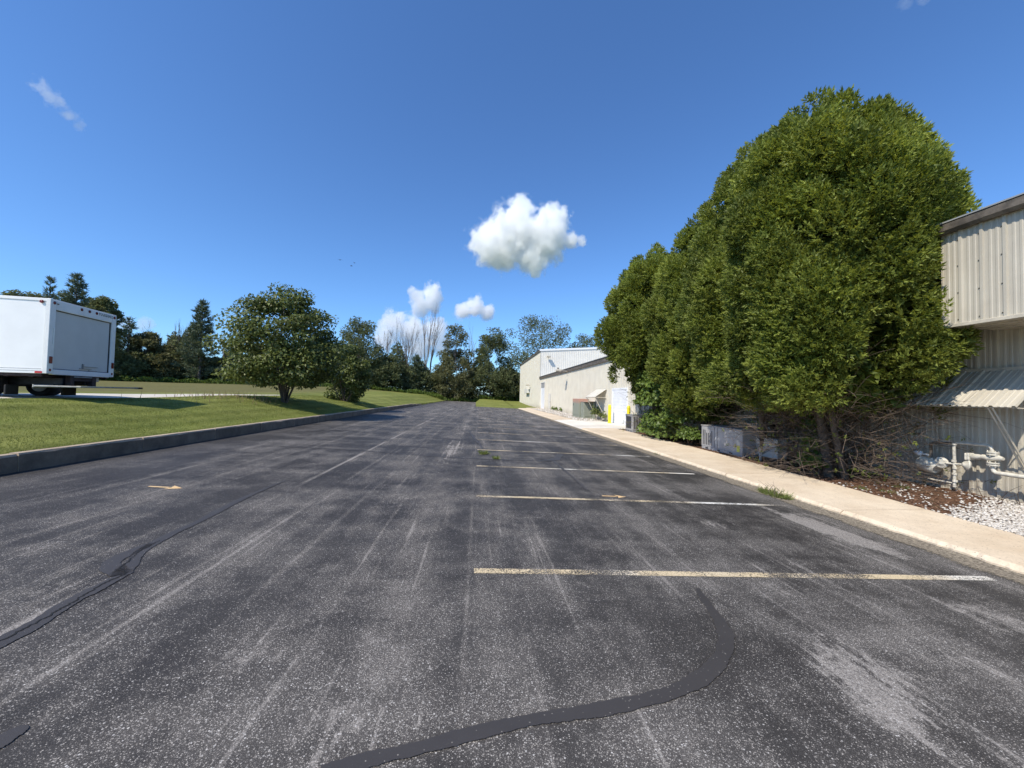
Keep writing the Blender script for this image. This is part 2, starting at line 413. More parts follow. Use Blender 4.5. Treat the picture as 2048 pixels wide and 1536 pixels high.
def grow(a, b, s0, f):
    o = [a]; s = s0
    while o[-1] < b: o.append(o[-1]+s); s *= f
    return o
xs = sorted(set([-v for v in grow(20, 2500, 1.5, 1.25)] + list(np.arange(-20, -7.7, 0.35)) + [-7.75, -7.735, -7.6, -5, -2.5, -0.7, 0.3, 3, 5.9, 5.99, 6.01, 7, 8.5, 10, 14] + grow(16, 2500, 2, 1.25)))
ys = sorted(set([-v for v in grow(6, 2000, 3, 1.35)] + list(np.arange(-5, 62, 0.8)) + [57.2, 57.6, 58.2] + list(np.arange(62, 130, 2.0)) + grow(131, 2800, 4, 1.25)))
xs = np.array(xs); ys = np.array(ys)
GX, GY = np.meshgrid(xs, ys)
GZ = zt(GX, GY)
roll_n = 0.03*np.sin(GX*0.9+GY*0.21)*np.sin(GY*0.5)+0.05*np.sin(GX*0.23+1.3)*np.sin(GY*0.17+0.4)
GZ = GZ+np.where((GX < -8.2), roll_n*ss(-8.2, -9.5, GX), 0)
nx, ny = len(xs), len(ys)
ii = np.arange(nx*ny).reshape(ny, nx)
GF = np.stack([ii[:-1, :-1], ii[:-1, 1:], ii[1:, 1:], ii[1:, :-1]], -1).reshape(-1, 4)
ground = link_mesh('ground', np_mesh('ground', np.stack([GX, GY, GZ], -1).reshape(-1, 3), GF, smooth=True), M['lawn'])
tag(ground, 'mown green lawn and rough field reaching to the tree line', 'ground', kind='structure')
def gz(x, y):
    """height of the ground sheet as built (bilinear)"""
    i = int(np.clip(np.searchsorted(xs, x)-1, 0, nx-2)); j = int(np.clip(np.searchsorted(ys, y)-1, 0, ny-2))
    u = (x-xs[i])/(xs[i+1]-xs[i]); v = (y-ys[j])/(ys[j+1]-ys[j])
    return float((GZ[j, i]*(1-u)+GZ[j, i+1]*u)*(1-v)+(GZ[j+1, i]*(1-u)+GZ[j+1, i+1]*u)*v)

# car park asphalt: one slab, the stall side ends earlier than the lane
lz = lambda x: LOTS*x
mb = MB()
poly = [(KERB_X, -6), (CURB_X, -6), (CURB_X, 58.4), (-0.4, 58.4), (-0.6, 98.5), (-8.4, 98.5), (KERB_X, 52)]
n = len(poly)
mb.add([(x, y, lz(x)) for x, y in poly]+[(x, y, lz(x)-0.06) for x, y in poly],
       [tuple(range(n)), tuple(range(n, 2*n))[::-1]]+[(i, n+i, n+(i+1) % n, (i+1) % n) for i in range(n)])
lot = mb.build('parking_lot', M['asphalt'])
tag(lot, 'worn grey asphalt car park with faded stall lines', 'parking lot', kind='structure')

def on_lot(x, y, dz): return (x, y, lz(x)+dz)
# painted stall lines
y0 = px_lot(956, 1142).y; sp = (px_lot(958, 932).y-y0)/2
for i in range(20):
    yy = y0+sp*i
    if yy > 56.5: break
    xr = 5.52 if i < 2 else 5.5-0.05*(i % 3)
    hw = 0.052
    mb = MB(); skew = 0.0
    seg = 8
    for q in range(seg):
        a = q/seg*xr; b = (q+1)/seg*xr
        mb.add([on_lot(a, yy-hw, .004), on_lot(b, yy-hw, .004), on_lot(b, yy+hw, .004), on_lot(a, yy+hw, .004)], [(0, 1, 2, 3)])
    mb.build('parking_line', M['paint'], lot)
# faded orange arrows sprayed on the asphalt
def arrow(tail, tip, wd=0.05):
    a = px_lot(*tail); b = px_lot(*tip); d = (b-a); L = d.length; d.normalize(); s = Vector((-d.y, d.x, 0))
    P = lambda u, v: on_lot(a.x+d.x*u+s.x*v, a.y+d.y*u+s.y*v, .005)
    mb = MB(); mb.add([P(0, -wd/2), P(L*.6, -wd/2), P(L*.6, wd/2), P(0, wd/2)], [(0, 1, 2, 3)])
    mb.add([P(L*.62, -wd*2.2), P(L, 0), P(L*.56, wd*2.4), P(L*.66, 0)], [(0, 1, 2, 3)])
    mb.build('painted_arrow', M['arrow'], lot)
arrow((298, 973), (365, 977)); arrow((1204, 992), (1252, 994), 0.045)

# crack sealant ribbons (centre line given in photo pixels on the asphalt) and the open crack
def smooth_path(P, n=14):
    out = []
    for i in range(len(P)-1):
        p0 = P[max(i-1, 0)]; p1 = P[i]; p2 = P[i+1]; p3 = P[min(i+2, len(P)-1)]
        for q in range(n):
            t = q/n
            out.append(0.5*((2*p1)+(p2-p0)*t+(2*p0-5*p1+4*p2-p3)*t*t+(3*p1-p0-3*p2+p3)*t**3))
    return out+[P[-1]]
def ribbon(name, pix, wd, mat, dz=.006, jag=0.0, rim=True, taper=True):
    P = smooth_path([px_lot(*p) for p in pix]); m = len(P); V = []; T = []
    ww = [np.interp(i/(m-1), np.linspace(0, 1, len(wd)), wd) if hasattr(wd, '__len__') else wd for i in range(m)]
    offs = (-1.25, -0.8, 0.8, 1.25) if rim else (-1, 1)
    for i, p in enumerate(P):
        t = P[min(i+1, m-1)]-P[max(i-1, 0)]; s = Vector((-t.y, t.x, 0)).normalized()
        k = ww[i]*(1+random.uniform(-.07, .07)+.10*math.sin(i*.21)+.05*math.sin(i*.53+1))/2; j = random.uniform(-jag, jag)
        for q in offs:
            V.append(on_lot(p.x+s.x*(q*k+j), p.y+s.y*(q*k+j), dz)); T.append(1.0 if rim and abs(q) > 1 else 0.0)
    c = len(offs)
    F = [(i*c+a, i*c+a+1, (i+1)*c+a+1, (i+1)*c+a) for i in range(m-1) for a in range(c-1)]
    return link_mesh(name, np_mesh(name, V, F, T), mat, lot)
ribbon('crack_seal', [(1395, 1178), (1412, 1205), (1440, 1245), (1452, 1280), (1440, 1320), (1400, 1358), (1330, 1390), (1200, 1420), (1060, 1442), (940, 1470), (840, 1497), (740, 1520), (640, 1545)],
       [.035, .08, .10, .105, .10, .10, .09, .08, .08, .075, .075, .06], M['seal'])
ribbon('crack_seal', [(-40, 1305), (60, 1255), (140, 1205), (205, 1172), (245, 1150)], [.13, .12, .11, .10], M['seal'])
ribbon('crack_seal', [(240, 1152), (262, 1128), (285, 1102), (340, 1070), (400, 1042), (470, 1005), (530, 978), (570, 962)], [.13, .10, .09, .09, .10, .08, .04], M['seal'])
ribbon('crack_seal', [(245, 1150), (222, 1136), (228, 1122), (262, 1105), (300, 1088)], [.11, .14, .12, .10], M['seal'])
ribbon('crack_seal', [(-40, 1506), (0, 1484), (30, 1466), (48, 1452)], [.10, .10, .09, .02], M['seal'])
ribbon('crack_seal', [(560, 893), (700, 900), (860, 912), (960, 918), (1060, 921), (1105, 922)], [.05, .07, .09, .09, .09, .10], M['seal'])
ribbon('crack_seal', [(1090, 922), (1112, 918), (1120, 909)], [.22, .25, .2], M['seal'])
ribbon('crack_seal', [(1108, 922), (1125, 938), (1150, 958), (1175, 980)], [.07, .07, .06, .04], M['seal'])
ribbon('crack_seal', [(938, 862), (948, 876), (958, 888), (966, 898)], [.08, .06, .05], M['seal'])
ribbon('open_crack', [(-30, 1298), (60, 1254), (110, 1226), (150, 1203), (205, 1170), (252, 1148), (238, 1140), (252, 1128), (262, 1118)], .012, M['crack'], .009, .012, False)
ribbon('open_crack', [(262, 1118), (285, 1101), (320, 1082)], .007, M['crack'], .009, .01, False)

# gravelly gutter strip along the right curb
V = []; F = []; T = []
ysx = np.arange(1.5, 58, 0.5)
for i, yy in enumerate(ysx):
    for x, t in ((CURB_X+.002, 0), (CURB_X-.13, 0), (CURB_X-.42, 1)):
        V.append((x, yy, lz(x)+(0.03 if t == 0 and x > CURB_X-.05 else 0.007))); T.append(t)
for i in range(len(ysx)-1):
    for a in range(2): F.append((i*3+a, i*3+a+1, i*3+a+4, i*3+a+3)[::-1])
link_mesh('gutter_strip', np_mesh('gutter_strip', V, F, T), M['gutter'], lot)

# ------------------------------------------------------------------ left kerb
kerb = empty('kerb'); tag(kerb, 'low concrete kerb wall between asphalt and lawn', 'kerb', kind='structure')
yk = -5.0; L = 2.44; g = random.Random(3)
while yk < 52:
    h = 0.30 if yk < 44 else max(0.10, 0.30-(yk-44)*0.025)
    zb = lz(KERB_X)-.08; zt_ = lz(KERB_X)+h+g.uniform(-.006, .006)
    dx = g.uniform(-.006, .006); mb = MB(); m = 9
    V = []; F = []
    for q in range(m+1):                         # slightly battered face with a broken arris
        y = yk+.010+(L-.020)*q/m; ch = .014+abs(g.gauss(0, .012)); sw = g.uniform(-.006, .006)
        V += [(KERB_X+.015+dx, y, zb), (KERB_X+dx+sw, y, zt_-ch-.01), (KERB_X-ch+dx, y, zt_), (KERB_X-.155, y, zt_+.004), (KERB_X-.155, y, zb)]
    for q in range(m):
        for a in range(4): F.append((q*5+a, (q+1)*5+a, (q+1)*5+a+1, q*5+a+1))
    F += [(0, 1, 2, 3, 4), tuple(m*5+a for a in (4, 3, 2, 1, 0))]
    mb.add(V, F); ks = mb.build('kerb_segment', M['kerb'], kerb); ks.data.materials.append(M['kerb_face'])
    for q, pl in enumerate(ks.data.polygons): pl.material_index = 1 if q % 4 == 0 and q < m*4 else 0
    yk += L

# ------------------------------------------------------------------ right walk, apron, bed
walk = empty('sidewalk'); tag(walk, 'tan concrete sidewalk along the right edge of the car park', 'sidewalk', kind='structure')
def inner(y): return float(np.interp(y, [0, 4.5, 8, 14, 22, 70], [7.25, 7.42, 7.75, 8.05, 8.05, 7.7]))
def slab(ya, yb, parent, mat, name='slab', xo=None, zz=WALK_Z):
    m = 56; V = []; F = []; g = random.Random(int(ya*10))
    for q in range(m+1):
        y = ya+.010+(yb-ya-.020)*q/m; xi = inner(y) if xo is None else xo; s_ = math.sin(y*9.1)+math.sin(y*23.7+1)+math.sin(y*5.3+2); c = .016+.008*abs(s_)+abs(g.gauss(0, .008)); e = .006*s_+g.uniform(-.007, .007)
        V += [(CURB_X+e, y, zz-.22), (CURB_X+e, y, zz-.03-c*.5), (CURB_X+.02+c, y, zz), (xi, y, zz+.012), (xi, y, zz-.22)]
    for q in range(m):
        for a in range(4): F.append((q*5+a, q*5+a+1, (q+1)*5+a+1, (q+1)*5+a))
    F += [(0, 4, 3, 2, 1), tuple(m*5+a for a in (0, 1, 2, 3, 4))]
    mb = MB(); mb.add(V, F); return mb.build(name, mat, parent)
ya = -3.15
while ya < 22.2:
    slab(ya, min(ya+3.05, 22.3), walk, M['walk']); ya += 3.05
ya = 31.2
while ya < 58:
    slab(ya, min(ya+3.05, 58.3), walk, M['walk'], xo=7.6); ya += 3.05
for a_, b_, x_ in ((-3, 22.28, 7.2), (31.22, 58, 7.5)):
    mb = MB(); mb.box(CURB_X+.05, x_, a_, b_, WALK_Z-.3, WALK_Z-.03); mb.build('joint_fill', M['joint'], walk)
apron = empty('concrete_apron'); tag(apron, 'pale concrete apron in front of the white roll up door', 'apron', kind='structure')
for a, b in ((22.3, 25.3), (25.3, 28.3), (28.3, 31.2)):
    for xa, xb in ((CURB_X-.02, 7.9), (7.9, 9.78)):
        mb = MB(); zl = lz(6)+.012
        mb.add([(xa+.006, a+.006, zl if xa < 6 else WALK_Z), (xb-.006, a+.006, WALK_Z), (xb-.006, b-.006, WALK_Z), (xa+.006, b-.006, zl if xa < 6 else WALK_Z)]
               + [(xx, yy, -.4) for xx, yy in ((xa+.006, a+.006), (xb-.006, a+.006), (xb-.006, b-.006), (xa+.006, b-.006))],
               [(0, 1, 2, 3), (0, 4, 5, 1), (1, 5, 6, 2), (2, 6, 7, 3), (3, 7, 4, 0)])
        mb.build('slab', M['apron'], apron)

# planting bed between the walk and the wall
def mat_mulch():
    k = N('mulch'); c = k.pos(); n = k.noise(c, 40, 4, 0.7); b = k.noise(c, 3, 4)
    v = k.vor(k.map(c, (60, 25, 40)), 1.0)
    col = k.mix(k.sep(v['Color'])[0], (0.065, 0.036, 0.023), (0.21, 0.115, 0.072))
    col = k.mix(k.ramp(b, 0.55, 0.7), col, (0.10, 0.075, 0.045))
    return k.done(k.bsdf(k.hsv(col, v=k.add(.6, n)), 0.95, 0, k.bump(k.add(n, v['Distance']), 0.8, 0.02), 0.1))
M['mulch'] = mat_mulch()
bx = [None]; V = []; F = []
bys = np.arange(-3, 22.31, 0.3); g = np.random.default_rng(5)
for y in bys:
    xi = inner(y)
    for q in range(7):
        x = xi+.003+(10.05-xi)*q/6
        V.append((x, y, WALK_Z-.035+(0.0 if q in (0,) else g.uniform(0, .04))+.02*q/6))
for i in range(len(bys)-1):
    for a in range(6): F.append((i*7+a, i*7+a+1, i*7+a+8, i*7+a+7))
bed = link_mesh('planting_bed', np_mesh('planting_bed', V, F, smooth=True), M['mulch'])
tag(bed, 'red brown mulch bed between sidewalk and metal wall', 'planting bed', kind='structure')
def bedz(x, y): return WALK_Z-.005
# wood chips and white stones lying on it
def mat_tint(name, a, b, rough=0.9, spec=0.2):
    k = N(name); t = k.attr('tint')[2]; c = k.hsv(k.mix(t, a, b), v=k.add(.75, k.mul(k.noise(k.pos(), 25, 3), .5)))
    return k.done(k.bsdf(c, rough, 0, None, spec))
M['chips'] = mat_tint('wood chips', (0.085, 0.048, 0.03), (0.30, 0.18, 0.115))
M['stones'] = mat_tint('white stones', (0.36, 0.32, 0.27), (0.72, 0.68, 0.62), 0.8)
OCT = np.array([(1, 0, 0), (-1, 0, 0), (0, 1, 0), (0, -1, 0), (0, 0, 1), (0, 0, -1), (.6, .6, .5), (-.6, .6, .45), (-.6, -.6, .5), (.6, -.6, .45)], float)
OCF = np.array([(4, 0, 6), (4, 6, 2), (4, 2, 7), (4, 7, 1), (4, 1, 8), (4, 8, 3), (4, 3, 9), (4, 9, 0), (0, 5, 6), (6, 5, 2), (2, 5, 7), (7, 5, 1), (1, 5, 8), (8, 5, 3), (3, 5, 9), (9, 5, 0)])
def pebbles(name, pts, size, mat, label, flat=(1, .75, .5), cat='gravel'):
    n = len(pts); Rm = frames(np.c_[rng.normal(size=(n, 2)), rng.normal(size=n)*.2], np.c_[rng.normal(size=(n, 2))*.3, np.ones(n)])
    o = link_mesh(name, scatter(name, OCT*np.array(flat), OCF, pts, Rm, size, rng.random(n)), mat)
    return tag(o, label, cat, kind='stuff')
n = 25000
y = rng.uniform(0.8, 8.6, n); u = rng.random(n); x = np.array([inner(q) for q in y])-.03+u*(10.0-np.array([inner(q) for q in y]))
pr = np.clip((6.2+1.0*(u-.35)-y)/.6+rng.normal(size=n)*.25, 0, 1)+.03*(y < 8)
keep = rng.random(n) < pr
pts = np.c_[x, y, np.full(n, WALK_Z+.015)][keep]
pebbles('white_stones', pts, rng.uniform(.013, .034, len(pts)), M['stones'], 'loose white stones between sidewalk and gas meter')
n = 6000
y = rng.uniform(5.2, 20, n); xi = np.array([inner(q) for q in y]); x = xi-.02+rng.random(n)*(9.9-xi)
pebbles('wood_chips', np.c_[x, y, np.full(n, WALK_Z+.012)], rng.uniform(.02, .05, n), M['chips'], 'reddish wood chips scattered under the cedars', (1, .25, .14), 'mulch')
# tan gravel strip by the far wall
mb = MB(); mb.box(7.61, 9.79, 31.2, 62, WALK_Z-.3, WALK_Z-.01); fs = mb.build('gravel_strip', mat_concrete('pea gravel', (0.40, 0.33, 0.24), (0.58, 0.49, 0.37), 4))
tag(fs, 'tan gravel strip along the far metal wall', 'gravel', kind='structure')
n = 1500
pebbles('pale_rocks', np.c_[rng.uniform(7.7, 9.75, n), rng.uniform(29.5, 56, n), np.full(n, WALK_Z+.02)][:], rng.uniform(.04, .10, n), M['stones'], 'pale rocks strewn along the foot of the far wall')

# gravel drive on the bank, where the truck stands
M['drive'] = mat_concrete('gravel drive', (0.46, 0.42, 0.36), (0.60, 0.56, 0.49), 2)
V = []; F = []; dys = np.arange(-30, 27.1, 1.5)
for y in dys:
    for q in range(7):
        x = -17.2+q*(4.85/6)+0.25*math.sin(y*.4+q)*(q in (0, 6)) - max(0, (y-26))*0.05*0
        V.append((x, y, gz(x, y)+(.03 if 0 < q < 6 else -.03)))
for i in range(len(dys)-1):
    for a in range(6): F.append((i*7+a, i*7+a+1, i*7+a+8, i*7+a+7))
drv = link_mesh('gravel_drive', np_mesh('gravel_drive', V, F, smooth=True), M['drive'])
tag(drv, 'pale gravel drive running along the top of the lawn bank', 'drive', kind='structure')

# ------------------------------------------------------------------ metal siding
def mat_siding(name, a, b, streak=0.25, rough=0.5):
    k = N(name); c = k.pos(); x, y, z = k.sep(c)
    st = k.noise(k.map(c, (1, 9, 0.35)), 2.0, 5, 0.65); n = k.noise(c, 1.1, 5, 0.6); f = k.noise(c, 90, 2)
    col = k.mix(k.ramp(n, 0.3, 0.7), a, b)
    col = k.hsv(col, v=k.add(1.0-streak*.5, k.mul(st, streak*.9), k.mul(k.add(f, -.5), .18)))
    dirt = k.mul(k.ramp(z, 0.55, -0.1), k.ramp(k.noise(k.map(c, (1, 6, 2)), 2.5, 4), 0.3, 0.7), 0.55)
    col = k.mix(dirt, col, (0.20, 0.16, 0.11))
    col = k.hsv(col, v=k.add(.97, k.mul(k.objrand(), .06)))
    return k.done(k.bsdf(col, rough, 0.0, k.bump(k.add(n, k.mul(f, .1)), 0.06, 0.02), 0.4))
M['siding'] = mat_siding('beige painted steel', (0.46, 0.42, 0.345), (0.54, 0.50, 0.415))
M['siding_far'] = mat_siding('pale painted steel', (0.58, 0.545, 0.46), (0.64, 0.605, 0.515), 0.16)
M['siding_white'] = mat_siding('white painted steel', (0.70, 0.665, 0.59), (0.75, 0.715, 0.64), 0.12)
M['gutter_m'] = mat_plain('weathered gutter', (0.15, 0.125, 0.10), 0.6, 0.2, 0.45, 5)
M['trim'] = mat_plain('beige trim', (0.52, 0.47, 0.38), 0.5, 0, 0.15, 4)
M['pipe'] = mat_plain('cream pipe paint', (0.60, 0.565, 0.48), 0.5, 0, 0.18, 14, bump=.15)
M['white'] = mat_plain('white paint', (0.80, 0.80, 0.79), 0.35, 0, 0.04, 2)
M['white_door'] = mat_plain('white door paint', (0.80, 0.81, 0.83), 0.45, 0, 0.05, 2)
M['dark'] = mat_plain('dark steel', (0.035, 0.035, 0.037), 0.5, 0.3, 0.4, 6)
M['black'] = mat_plain('black rubber', (0.018, 0.018, 0.019), 0.8, 0, 0.3, 9)
M['roof'] = mat_plain('grey metal roof', (0.42, 0.42, 0.41), 0.45, 0.4, 0.15, 1)
M['screw'] = mat_plain('screw head', (0.16, 0.14, 0.11), 0.5, 0.5)
# rib profile across 0.305 m: one tall rib, two low swells; (along, out)
RIB = [(0.0, 0.0), (0.010, 0.032), (0.050, 0.032), (0.068, 0.0), (0.115, 0.0), (0.125, 0.009), (0.155, 0.009), (0.165, 0.0), (0.205, 0.0), (0.215, 0.009), (0.245, 0.009), (0.255, 0.0), (0.305, 0.0)]
def siding_panel(nrib, z0, z1, name='panel'):
    """panel lying on the plane x = 0 facing -x, along +y"""
    P = []
    for r in range(nrib): P += [(r*.305+a, -o) for a, o in RIB[(1 if r else 0):]]
    V = []; m = len(P)
    for z in (z0, z1):
        for a, o in P: V.append((o, a, z))
    for z in (z0, z1): V += [(.012, 0, z), (.012, nrib*.305, z)]
    F = [(i, m+i, m+i+1, i+1) for i in range(m-1)]
    b = 2*m
    F += [(0, b, b+2, m), (m-1, 2*m-1, b+3, b+1), (b, b+1, b+3, b+2)]
    mb = MB(); mb.add(V, F); return mb.mesh(name)

# ------------------------------------------------------------------ near building
XF, XW, YE = 8.8, 10.0, 6.66
z_sof = px_x(2048, 633, XF).z; z_eave = px_x(2048, 412, XF).z
nb = empty('metal_building', (XW, 6, -.1)); tag(nb, 'near beige ribbed metal building with overhanging upper wall and weathered gutter', 'building')
def at0(o, p=nb): o.matrix_parent_inverse = p.matrix_basis.inverted(); return o
def pbuild(mb, name, mat, parent=nb):
    o = mb.build(name, mat, parent)
    root = parent
    while root.parent: root = root.parent
    o.matrix_parent_inverse = Matrix.Translation(-root.location) if parent is root else Matrix.Identity(4)
    if parent is not root: o.matrix_parent_inverse = Matrix.Identity(4)
    return o
bpy.context.view_layer.update()
mu = siding_panel(3, z_sof+.02, z_eave-.02)
mu.materials.append(M['siding'])
yy = YE-.915
while yy > -4:
    o = link_mesh('panel', mu, None, nb); o.location = Vector((XF, yy, 0))-nb.location; yy -= .915
ml = siding_panel(3, WALK_Z-.06, z_sof+.25); ml.materials.append(M['siding'])
yy = 20.4-.915
while yy > -4:
    o = link_mesh('panel', ml, None, nb); o.location = Vector((XW, yy, 0))-nb.location; yy -= .915
mb = MB(); mb.box(XF+.015, XW+.4, -4, YE-.02, z_sof-.0, z_sof+.018)
for q in range(5): mb.box(XF+.03+q*.24, XF+.05+q*.24, -4, YE-.03, z_sof-.012, z_sof)
pbuild(mb, 'soffit', M['trim'])
mb = MB(); mb.bbox(XF-.045, XF+.0, -4, YE+.02, z_sof-.015, z_sof+.05, .006); mb.box(XF-.01, XF+.1, YE, YE+.03, z_sof, z_eave); pbuild(mb, 'edge_trim', M['trim'])
mb = MB()
V = []; prof = [(XF+.02, z_eave-.04), (XF-.10, z_eave-.05), (XF-.145, z_eave+.0), (XF-.15, z_eave+.12), (XF-.135, z_eave+.13), (XF+.02, z_eave+.135)]
for y in np.linspace(-4, YE+.05, 30):
    s = random.uniform(-.006, .006)
    V += [(a+s, y, b+s) for a, b in prof]
F = [(i*6+a, i*6+a+1, (i+1)*6+a+1, (i+1)*6+a) for i in range(29) for a in range(5)]+[(0, 1, 2, 3, 4, 5), tuple(29*6+a for a in (5, 4, 3, 2, 1, 0))]
mb.add(V, F); pbuild(mb, 'gutter', M['gutter_m'])
mb = MB(); mb.add([(XF-.16, -4, z_eave+.14), (XF-.16, YE+.1, z_eave+.14), (18, YE+.1, z_eave+.9), (18, -4, z_eave+.9),
                   (XF-.16, -4, z_eave+.165), (XF-.16, YE+.1, z_eave+.165), (18, YE+.1, z_eave+.925), (18, -4, z_eave+.925)],
                  [(0, 1, 2, 3)[::-1], (4, 5, 6, 7), (0, 1, 5, 4), (1, 2, 6, 5), (2, 3, 7, 6), (3, 0, 4, 7)])
pbuild(mb, 'roof', M['roof'])
mb = MB(); mb.box(XF+.05, 18, YE-.04, YE-.005, z_sof+.02, z_eave+.13); mb.box(XW+.05, 18, YE-.3, 20.3, z_sof+.26, z_sof+.34); mb.box(XW+.05, 18, 20.32, 20.38, -.2, z_sof+.26)
mb.box(17.9, 18, -4, 20.3, -.2, z_sof+.25); pbuild(mb, 'wall', M['siding'])
SCREW = MB().cyl((-.001, 0, 0), (-.012, 0, 0), .009, 6).mesh('screw'); SCREW.materials.append(M['screw'])
for r in range(12):                          # screw heads beside the ribs of the upper wall
    y = YE-.305*r-.305+.08
    for z in (z_sof+.12, z_sof+.62, z_sof+1.12, z_sof+1.6):
        o = link_mesh('screw', SCREW, None, nb); o.location = Vector((XF, y, z))-nb.location
# corrugated awning on the wall with slanting struts
aw = empty('wall_awning', (XW, 7.4, 2.4)); tag(aw, 'ribbed metal awning on slanting struts above the gas meter', 'awning')
ya, yb = px_x(2034, 812, 9.2).y, 8.3; za, zb_ = 1.685, 2.40
ny_ = int((yb-ya)/.305)
V = []; F = []; P = []
for r in range(ny_+1): P += [(r*.305+a, o) for a, o in RIB[(1 if r else 0):] if r*.305+a <= yb-ya+.01]
m = len(P); nv = Vector((-(zb_-za), 0, (9.99-9.2))).normalized()
for (xx, zz) in ((9.97, zb_), (9.2, za), (9.195, za-.012), (9.965, zb_-.012)):
    for a, o in P: V.append((xx+nv.x*o, ya+a, zz+nv.z*o))
for q in range(3):
    for i in range(m-1): F.append((q*m+i, q*m+i+1, (q+1)*m+i+1, (q+1)*m+i))
mb = MB(); mb.add(V, F); pbuild(mb, 'canopy_sheet', M['siding'], aw)
mb = MB(); mb.box(9.93, 9.985, ya-.01, yb, zb_-.06, zb_+.03); mb.box(9.235, 9.265, ya, yb, za-.03, za-.012); pbuild(mb, 'mounting_angle', M['trim'], aw)
for y0_, off in ((ya+.36, 0), (ya+.42, .0), (8.12, 0), (8.18, 0)):
    mb = MB(); mb.cyl((9.25, y0_, za-.02), (9.96, y0_+off, .55), .016, 8); pbuild(mb, 'strut', M['trim'], aw)
mb = MB(); mb.cyl((9.25, ya+.02, za-.03), (9.97, ya+.02, za-.03), .012, 8); pbuild(mb, 'brace', M['trim'], aw)

# ------------------------------------------------------------------ gas meter set (placed against the wall)
XM = 9.72
g0 = px_x(1908, 975, XM)
gm = empty('gas_meter', (XM, g0.y, WALK_Z)); tag(gm, 'cream painted gas meter with regulators and bent pipes against the metal wall', 'gas meter')
G = lambda px, py, dx=0: px_x(px, py, XM)+Vector((dx, 0, 0))
def part(mb, name, mat=None): return pbuild(mb, name, mat or M['pipe'], gm)
c = G(1858, 930); mb = MB()
mb.tube([c+Vector((0, .17, -.02)), c+Vector((0, .14, 0)), c+Vector((0, -.14, 0)), c+Vector((0, -.17, -.02))], [.11, .155, .155, .11], 14)
mb.bbox(c.x-.10, c.x+.10, c.y-.14, c.y+.14, c.z, c.z+.17, .03); part(mb, 'meter_body')
mb = MB(); mb.bbox(c.x-.15, c.x-.10, c.y-.08, c.y+.08, c.z+.02, c.z+.13, .015); part(mb, 'index_box')
mb = MB(); t = G(1838, 906); mb.lathe([(-.06, .03), (-.05, .055), (.05, .055), (.07, .03)], t, (0, 1, .15), 12)
mb.cyl(t, t+Vector((.0, -.18, -.02)), .022, 8); part(mb, 'vent_cap', M['white'])
mb = MB(); mb.tube([G(1862, 915), G(1862, 887), G(1866, 885), G(1905, 887)], .024, 10); part(mb, 'pipe', M['gutter_m'])
mb = MB(); a = G(1909, 885)
mb.tube([G(1909, 974), G(1909, 925), G(1908, 893), a+Vector((0, -.012, -.01)), a+Vector((0, -.05, 0)), G(1968, 890), G(1976, 891), G(1982, 895), G(1985, 902), G(1985, 912)], .027, 10); part(mb, 'riser_pipe')
for p in (G(1909, 888), G(1908, 922), G(1910, 936), G(1909, 948), G(1910, 962)): part(MB().cyl(p+Vector((0, 0, -.02)), p+Vector((0, 0, .02)), .042, 10), 'fitting')
for (px, py), s in (((1884, 925), 1), ((1936, 930), -1)):
    p = G(px, py, -.02); mb = MB()
    mb.lathe([(-.05, .03), (-.035, .085), (-.012, .10), (-.01, .112), (.012, .112), (.014, .10), (.045, .06), (.07, .03)], p, (-.8, -.55*s, .1), 20)
    mb.cyl(p, G(1909, 928), .022, 8); part(mb, 'regulator')
mb = MB(); p = G(1945, 913); q = G(2000, 917)
mb.tube([p+Vector((0, .03, 0)), p, G(1958, 914), G(1962, 914), G(1966, 914), G(1976, 916), G(1990, 917), q, q+Vector((0, -.05, 0))], [.03, .055, .055, .04, .052, .055, .05, .05, .03], 14); part(mb, 'valve_body')
mb = MB()
for px in (1936, 1941): mb.bbox(G(px, 913).x-.07, G(px, 913).x+.07, G(px, 913).y-.018, G(px, 913).y+.018, G(px, 913).z-.07, G(px, 913).z+.07, .01)
part(mb, 'filter_grille')
for (pa_, pb_), (a, b) in (((905, 909), (901, 913)), ((926, 930), (922, 934))):
    mb = MB()
    for py in (pa_, pb_): mb.cyl(G(1986, py)+Vector((0, 0, -.012)), G(1986, py)+Vector((0, 0, .012)), .085, 14)
    for k in range(6):
        th = k*math.pi/3
        mb.cyl(G(1986, a)+Vector((.066*math.cos(th), .066*math.sin(th), 0)), G(1986, b)+Vector((.066*math.cos(th), .066*math.sin(th), 0)), .009, 6)
    part(mb, 'flange')
mb = MB(); mb.tube([G(1986, 926), G(1986, 938), G(1988, 943), G(1993, 946), G(2020, 950), G(2075, 958), G(2140, 966)], .038, 12); part(mb, 'outlet_pipe')
mb = MB(); mb.tube([G(1856, 957), G(1905, 966)], .014, 8); part(mb, 'drip_pipe')
mb = MB(); e = G(2110, 962); mb.cyl(e, Vector((e.x, e.y, WALK_Z-.05)), .03, 10); part(mb, 'support_post')

